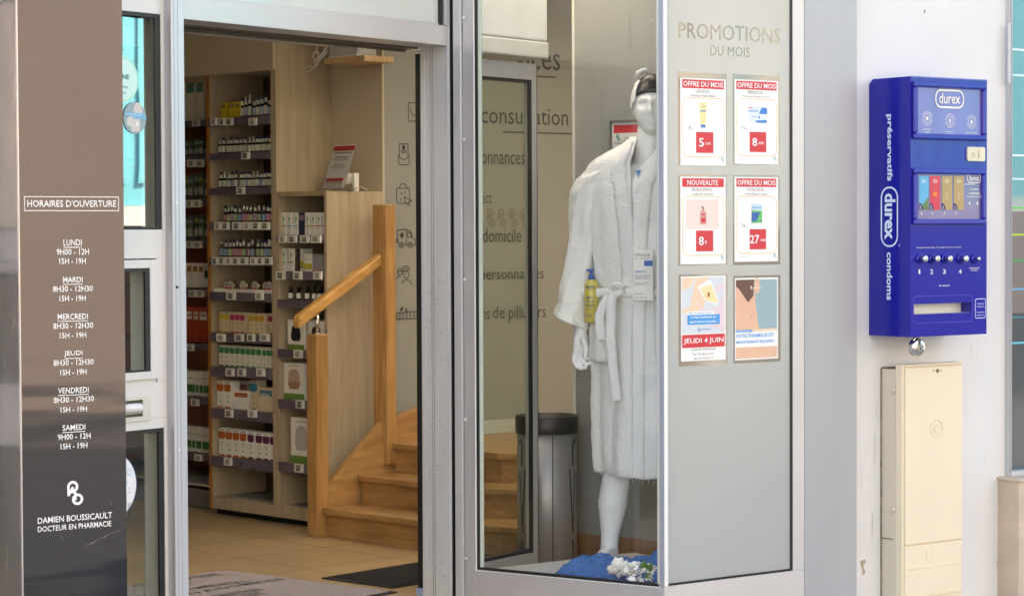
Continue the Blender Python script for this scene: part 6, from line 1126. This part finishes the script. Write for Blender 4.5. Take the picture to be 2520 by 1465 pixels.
for s in (1,-1): MAN.part('lapel',stripm(lapel(s),.062,.013,90,7 if s>0 else 3.5),TERRY,parent=rb_)
def neck(t):
    a=rad(-90)+.95+t*(2*PI-1.9); p_=Vector((.074*math.cos(a)-.0,.070*math.sin(a)+.02,Q(1500,352)[1]+.014*math.sin(a)+.004)); return p_,Vector((.75*math.cos(a),.75*math.sin(a),-.66)),Vector((math.cos(a),math.sin(a),0))
MAN.part('collar',stripm(neck,.05,.012,60),TERRY,parent=rb_)
# sleeves
def sleeve(sgn):
    cs=[(1.628,.150,.020,.060,.088),(1.595,.196,.02,.078,.090),(1.55,.225,.02,.070,.088),(1.46,.240,.022,.066,.080),(1.35,.248,.024,.059,.072),(1.24,.268,.018,.061,.072),(1.13,.284,.008,.065,.075),(1.055,.294,.0,.068,.078),(1.030,.296,-.002,.070,.080)]
    rows=[]; n=48
    for i in range(61):
        t=i/60*(len(cs)-1); k=min(int(t),len(cs)-2); f=t-k; z,x,y,rx,ry=[cs[k][c]+(cs[k+1][c]-cs[k][c])*f for c in range(5)]
        row=[]
        for j in range(n):
            a=2*PI*j/n; w_=1+.055*math.sin(a*4+i*.12)+.04*math.sin(a*7-i*.2)+.05*math.sin(i*.5+a*2)*(i/60); row.append(jit((sgn*(x+rx*w_*math.cos(a)),y+ry*w_*math.sin(a),z-.05*sgn*0-.045*(math.cos(a)*.5)*(-1)*min(1,max(0,(i-40)/20)) if 0 else z-.022*math.cos(a)*(-1 if 0 else -1)*0-.028*(-math.cos(a))*max(0,(i-35)/25)),24,.003))
        rows.append(row)
    m=MB(); m.grid(rows,True,True); o_=MAN.part('sleeve',m,TERRY,parent=rb_); sd=o_.modifiers.new('t','SOLIDIFY'); sd.thickness=.006; sd.offset=-1
    m=MB(); m.tube([rows[-1][j] for j in range(n)]+[rows[-1][0]],.005,6,False); MAN.part('cuff',m,TERRY,parent=rb_)
sleeve(-1); sleeve(1)
# belt, knot and ends
yb0=716
def beltf(t):
    a=rad(-90)+t*2*PI; p_=Vector(robe_pt(a,yb0,.008+.050*math.exp(-((((a-rad(200))+PI)%(2*PI)-PI)/rad(24))**2))); p_.z=Q(1500,718)[1]-.006*math.sin(a)*0; return p_,Vector((0,0,1)),Vector((math.cos(a),math.sin(a),0)).normalized()
MAN.part('belt',stripm(beltf,.036,.020,100),TERRY,parent=rb_)
kx=Q(1517,712,-.13); m=MB()
rk=[(kx[0]+.022*math.cos(a)*(1+.2*math.sin(2*a)),-.135-.012*math.sin(a*1.5),kx[1]+.020*math.sin(a)) for a in [i*2*PI/14 for i in range(17)]]; m.tube([jit(p_,40,.003) for p_ in rk],.013,10); m.tube([(kx[0]-.03,-.128,kx[1]-.022),(kx[0],-.14,kx[1]-.016),(kx[0]+.03,-.13,kx[1]+.002)],.014,10); MAN.part('knot',m,TERRY,parent=rb_)
def end(pts,name='belt_end'):
    P=[Vector((Q(px,py,yy)[0],yy,Q(px,py,yy)[1])) for px,py,yy in pts]
    def f(t):
        u=t*(len(P)-1); k=min(int(u),len(P)-2); p_=P[k].lerp(P[k+1],u-k); return p_,Vector((1,.1,.0)),Vector((-.17,-.98,0))
    MAN.part(name,stripm(f,.036,.014,60),TERRY,parent=rb_)
end([(1508,722,-.15),(1505,760,-.155),(1503,820,-.158),(1507,880,-.160),(1514,940,-.162),(1519,984,-.163)]); end([(1502,722,-.145),(1487,745,-.150),(1476,780,-.150),(1479,815,-.15),(1482,834,-.15)])
# pocket on each hip
m=MB(); rows=[]
for i in range(13):
    y=752+i*10; row=[]
    for j in range(13):
        a=math.radians(-80+j*3.6)
        row.append(jit(robe_pt(a,y,.010+.008*math.sin(PI*j/12)*(1 if i<3 else .6)),30,.002))
    rows.append(row)
m.grid(rows,True); o_=MAN.part('pocket',m,TERRY,parent=rb_); sd=o_.modifiers.new('t','SOLIDIFY'); sd.thickness=.008
m=MB(); rows=[]
for i in range(13):
    y=790+i*8; row=[]
    for j in range(13):
        a=math.radians(-166+j*3.6); row.append(jit(robe_pt(a,y,.010+.012*math.sin(PI*j/12)),30,.002))
    rows.append(row)
m.grid(rows,True); o_=MAN.part('pocket',m,TERRY,parent=rb_); sd=o_.modifiers.new('t','SOLIDIFY'); sd.thickness=.008
# loose threads on the hem
m=MB()
for k in range(26):
    a=rad(-150+k*5); p_=Vector(robe_pt(a,1160,.0)); L=random.uniform(.01,.035) if k!=15 else .06
    m.tube([tuple(p_),(p_.x+random.uniform(-.006,.006),p_.y-.004,p_.z-L*.5),(p_.x+random.uniform(-.01,.01),p_.y-.006,p_.z-L)],.0009,4)
MAN.part('loose_threads',m,TERRY,parent=rb_)
m=MB(); bx,bz=Q(1572,427,-.09); m.poly([(bx-.010,bz+.012),(bx+.012,bz+.014),(bx+.001,bz-.016)],-.112); MAN.part('shirt_collar',m,flat('blue_shirt',(.08,.25,.55),.8))
# oil bottle tucked under the belt, carton stuck in the belt
bx,bz0=Q(1456,792,-.07); by=-.07; bh=Q(1456,687,-.07)[1]-bz0; br_=.030
T_=Thing('pump_bottle','yellow oil bottle with blue pump, held between sleeve and belt of the bathrobe','bottle',MFr,(bx,by,bz0))
m=MB(); m.lathe(bx,by,[(br_*.85,bz0),(br_*.95,bz0+.004),(br_*.95,bz0+bh-.02),(br_*.6,bz0+bh-.004),(br_*.38,bz0+bh)],24); T_.part('bottle_body',m,mat('golden_oil',(.66,.55,.10),.12,0,.05,6,coat=.5))
m=MB(); zz=bz0+bh; m.lathe(bx,by,[(br_*.42,zz),(br_*.42,zz+.014),(br_*.16,zz+.015),(br_*.16,zz+.030),(br_*.3,zz+.031),(br_*.3,zz+.042)],16); m.box(bx-.020,bx+.004,by-.005,by+.005,zz+.032,zz+.041); T_.part('pump',m,mat('royal_blue_plastic',(.01,.10,.45),.3),.001)
m=MB(); yy=by-br_*.97-.001; m.text('URIAGE',bx-.021,bx+.021,bz0+bh*.80,bz0+bh*.86,yy,.01); m.text('EAU THERMALE',bx-.018,bx+.018,bz0+bh*.76,bz0+bh*.78,yy); m.text('XEMOSE C',bx-.018,bx+.014,bz0+bh*.56,bz0+bh*.61,yy,.02)
for k in (.50,.46,.40,.37,.30,.18,.14): m.rect(bx-.019,bx+.006+.01*(k>.3),bz0+bh*k,bz0+bh*(k+.012),yy)
T_.part('label_print',m,flat('navy_label_ink',(.03,.06,.22)))
cx0,cz1=Q(1559,613,-.158); cx1=Q(1606.5,613,-.158)[0]; cz0=Q(1559,738,-.158)[1]; cy=-.158
T_=Thing('product_box','white and blue skin cream carton standing in the belt of the bathrobe','box',MFr,(cx0,cy,cz0))
m=MB(); m.box(cx0,cx1,cy,cy+.030,cz0,cz1); T_.part('carton_body',m,CARDW,.0008)
hh=cz1-cz0; ww=cx1-cx0; yy=cy-.0006
m=MB(); m.text('URIAGE',cx0+ww*.04,cx1-ww*.14,cz0+hh*.86,cz0+hh*.92,yy,.01); m.text('EAU THERMALE',cx0+ww*.06,cx1-ww*.16,cz0+hh*.81,cz0+hh*.835,yy,0)
for k,w_ in ((.60-.12,.9),(.45,.7),(.42,.85),(.33,.8),(.30,.6),(.12,.5),(.05,.7)): m.rect(cx0+ww*.06,cx0+ww*w_,cz0+hh*k,cz0+hh*(k+.010),yy)
T_.part('grey_print',m,GREYT)
m=MB(); m.rect(cx0+ww*.55,cx1-.001,cz0+hh*.67,cz0+hh*.78,yy); m.text('XEMOSE C',cx0+ww*.05,cx0+ww*.66,cz0+hh*.54,cz0+hh*.585,yy,.02); T_.part('blue_print',m,flat('cobalt_print',(.04,.16,.50)))
# ---------------- blue net, petals, leaves
NET=veil('blue_tulle',(.008,.17,.54),.68); NETD=mat('violet_blue_satin',(.05,.05,.42),.4)
def heap(cx_,cy_,rx,ry,hz_,sd_,z0=MZ0_,n=64,F=V,fr=5):
    rows=[]
    for i in range(n+1):
        row=[]
        for j in range(n+1):
            u,v=i/n*2-1,j/n*2-1; x,y=cx_+u*rx,cy_+v*ry; e=max(0,1-max(abs(u),abs(v))**3); p_=Vector((x*fr,y*fr,sd_))
            h=NZ.fractal(p_,1.,2.,4)*.5+.55; rid=abs(NZ.noise(Vector((x*fr*2.2,y*fr*3.3,sd_+4))))
            row.append((x+.02*NZ.noise(p_*2),y+.015*NZ.noise(p_*2+Vector((5,0,0))),z0+hz_*e*(max(0,h)*.8+.5*(.4-rid))+.002))
        rows.append(row)
    m=MB(); m.grid(rows,True); return m
v0,v1=vX(1306),KX-.03
T_=Thing('blue_net','translucent blue net cloth heaped along the foot of the shop window','fabric',V,((v0+v1)/2,.25,MZ0_))
T_.part('net_layer',heap((v0+v1)/2,.20,(v1-v0)/2,.16,.075,1.3,fr=7),NET); T_.part('net_layer',heap((v0+v1)/2+.02,.34,(v1-v0)/2+.04,.24,.135,7.7,fr=6),NET)
T_.part('satin_fold',heap((v0+v1)/2+.10,.12,.20,.07,.055,3.1,fr=8),NETD)
PET=mat('white_petal',(.80,.80,.78),.6); LEAF=mat('green_leaf',(.06,.22,.03),.45,0,.2,20)
def petals(label,cx_,cy_,cz_,n,sp,sz):
    m=MB()
    for k in range(n):
        x,y,z=cx_+random.uniform(-1,1)*sp,cy_+random.uniform(-.6,.6)*sp,cz_+random.uniform(-.3,1)*sp*.6; R=Matrix.Rotation(random.uniform(0,6.3),3,'Z')@Matrix.Rotation(random.uniform(-1,1),3,'X')@Matrix.Rotation(random.uniform(-1,1),3,'Y'); s=sz*random.uniform(.7,1.2)
        rows=[]
        for i in range(5):
            r_=i/4; rows.append([tuple(Vector((x,y,z))+R@Vector((s*r_*math.cos(a)*(1+.2*math.sin(3*a)),s*r_*math.sin(a)*(1+.2*math.cos(4*a)),s*.45*r_*r_+s*.12*math.sin(a*5)*r_))) for a in [2*PI*j/12 for j in range(12)]])
        m.grid(rows,True,True)
    return solo('petal_cluster',label,'flowers',V,m,PET,(cx_,cy_,cz_),group='white artificial petals on the blue net')
pv=lambda px,py,y:(V.X(px,py,y),y,V.Z(px,py,y))
petals('crumpled white petals in a wide heap on the blue net near the glass',*pv(1533,1408,.10),22,.05,.020); petals('small white blossoms beside the green leaves at the corner post',*pv(1592,1405,.09),26,.036,.012)
petals('loose white petals strung along the foot of the glass',*pv(1578,1426,.06),16,.05,.012)
m=MB()
for (ax_,az_),(bx_,bz_),wd in (((1600,1432),(1602,1372),.3),((1596,1412),(1578,1380),1),((1597,1400),(1586,1375),1),((1600,1408),(1607,1382),1),((1602,1432),(1599,1402),1.2),((1597,1428),(1590,1412),.8)):
    a=Vector(pv(ax_,az_,.085)); b_=Vector(pv(bx_,bz_,.07)); d=b_-a; sd_=Vector((d.z,0.004,-d.x)).normalized(); rows=[]
    for i in range(9): t=i/8; wdt=.009*wd*math.sin(PI*min(1,t*.95+.05)); c=a+d*t+Vector((0,-.01*math.sin(t*3),0)); rows.append([tuple(c-sd_*wdt),tuple(c+Vector((0,.003,0))),tuple(c+sd_*wdt)])
    m.grid(rows,True)
solo('leaf_sprig','sprig of green artificial leaves standing by the window corner post','leaves',V,m,LEAF,(pv(1600,1432,.085)))
# ================================================================== ACROSS THE STREET (seen in reflections)
def building(label,F,x0,x1,y0,dp_,h,wallm,cols,rows_,z0=-.42):
    T_=Thing('town_building',label,'building',F,(x0,y0,z0)); m=MB(); m.box(x0,x1,y0,y0+dp_,z0,h); T_.part('wall',m,wallm)
    m=MB(); m.box(x0-.2,x1+.2,y0-.25,y0+dp_+.2,h+.002,h+.35); T_.part('cornice',m,mat('pale_stone',(.6,.57,.5),.7)); cw=(x1-x0)/cols
    for r in range(rows_):
        for c in range(cols):
            zz=z0+.9+r*3.0; xx=x0+cw*(c+.5); m=MB(); m.box(xx-.6,xx+.6,y0-.03,y0-.002,zz,zz+1.5); wn=T_.part('window',m,mat('far_window',(.05,.06,.07),.1)); m=MB(); m.box(xx-.68,xx-.6,y0-.05,y0-.001,zz-.05,zz+1.55); m.box(xx+.6,xx+.68,y0-.05,y0-.001,zz-.05,zz+1.55); m.box(xx-.6,xx+.6,y0-.05,y0-.001,zz+1.5,zz+1.58); m.box(xx-.7,xx+.7,y0-.08,y0-.001,zz-.14,zz-.052); T_.part('window_frame',m,mat('pale_stone',(.6,.57,.5),.7),parent=wn)
    return T_
OP=Fr(W.wld(0,-17)[:2],W.az+180)
building('ochre rendered building across the street facing the hours sign',OP,-34,-.5,0,8,7.5,mat('ochre_render',(.36,.29,.26),.8,0,.06,.6),8,2)
building('pale grey building across the street opposite the display window',OP,.5,24,0,8,8.5,mat('pale_grey_render',(.50,.50,.48),.8,0,.05,.6),8,3)
CN=Fr((17.5,4.68),0.); TQ=mat('turquoise_corrugated',(.12,.46,.55),.45,0,.05,2,dirt=(.2,.35,.36),dsc=3,dthr=.68)
T_=Thing('site_cabin','turquoise corrugated site cabin raised on a dark base along the street','cabin',CN,(0,0,-.42))
m=MB(); m.box(0,9,-2.5,0,1.66,5.2)
T_2=MB(); 
for k in range(45): T_2.box(.05+k*.2,.13+k*.2,-.0-.0,.03,1.9,5.1)
# frame CN has x along +Y of the world and y pointing to -X: its street face is at y = 0
T_.part('walls',m,TQ); m3=MB(); m3.box(.26,1.7,.0305,.05,1.9,5.1); T_.part('grey_door',m3,mat('light_grey_paint',(.50,.50,.48),.5)); T_.part('corrugation',T_2,TQ)
m=MB(); m.box(-.05,9.05,-2.5,.04,1.42,1.655); T_.part('bottom_rail',m,mat('white_paint',(.55,.55,.55),.5))
m=MB(); m.box(.2,8.8,-2.3,-.1,-.42,1.415); T_.part('base',m,mat('dark_base',(.05,.05,.055),.6))
m=MB(); m.box(-.30,-.06,-2.5,.06,-.42,5.2); solo('white_column','white painted column at the near end of the turquoise cabin','column',CN,m,mat('white_paint',(.55,.55,.55),.5),(-.3,0,-.42))
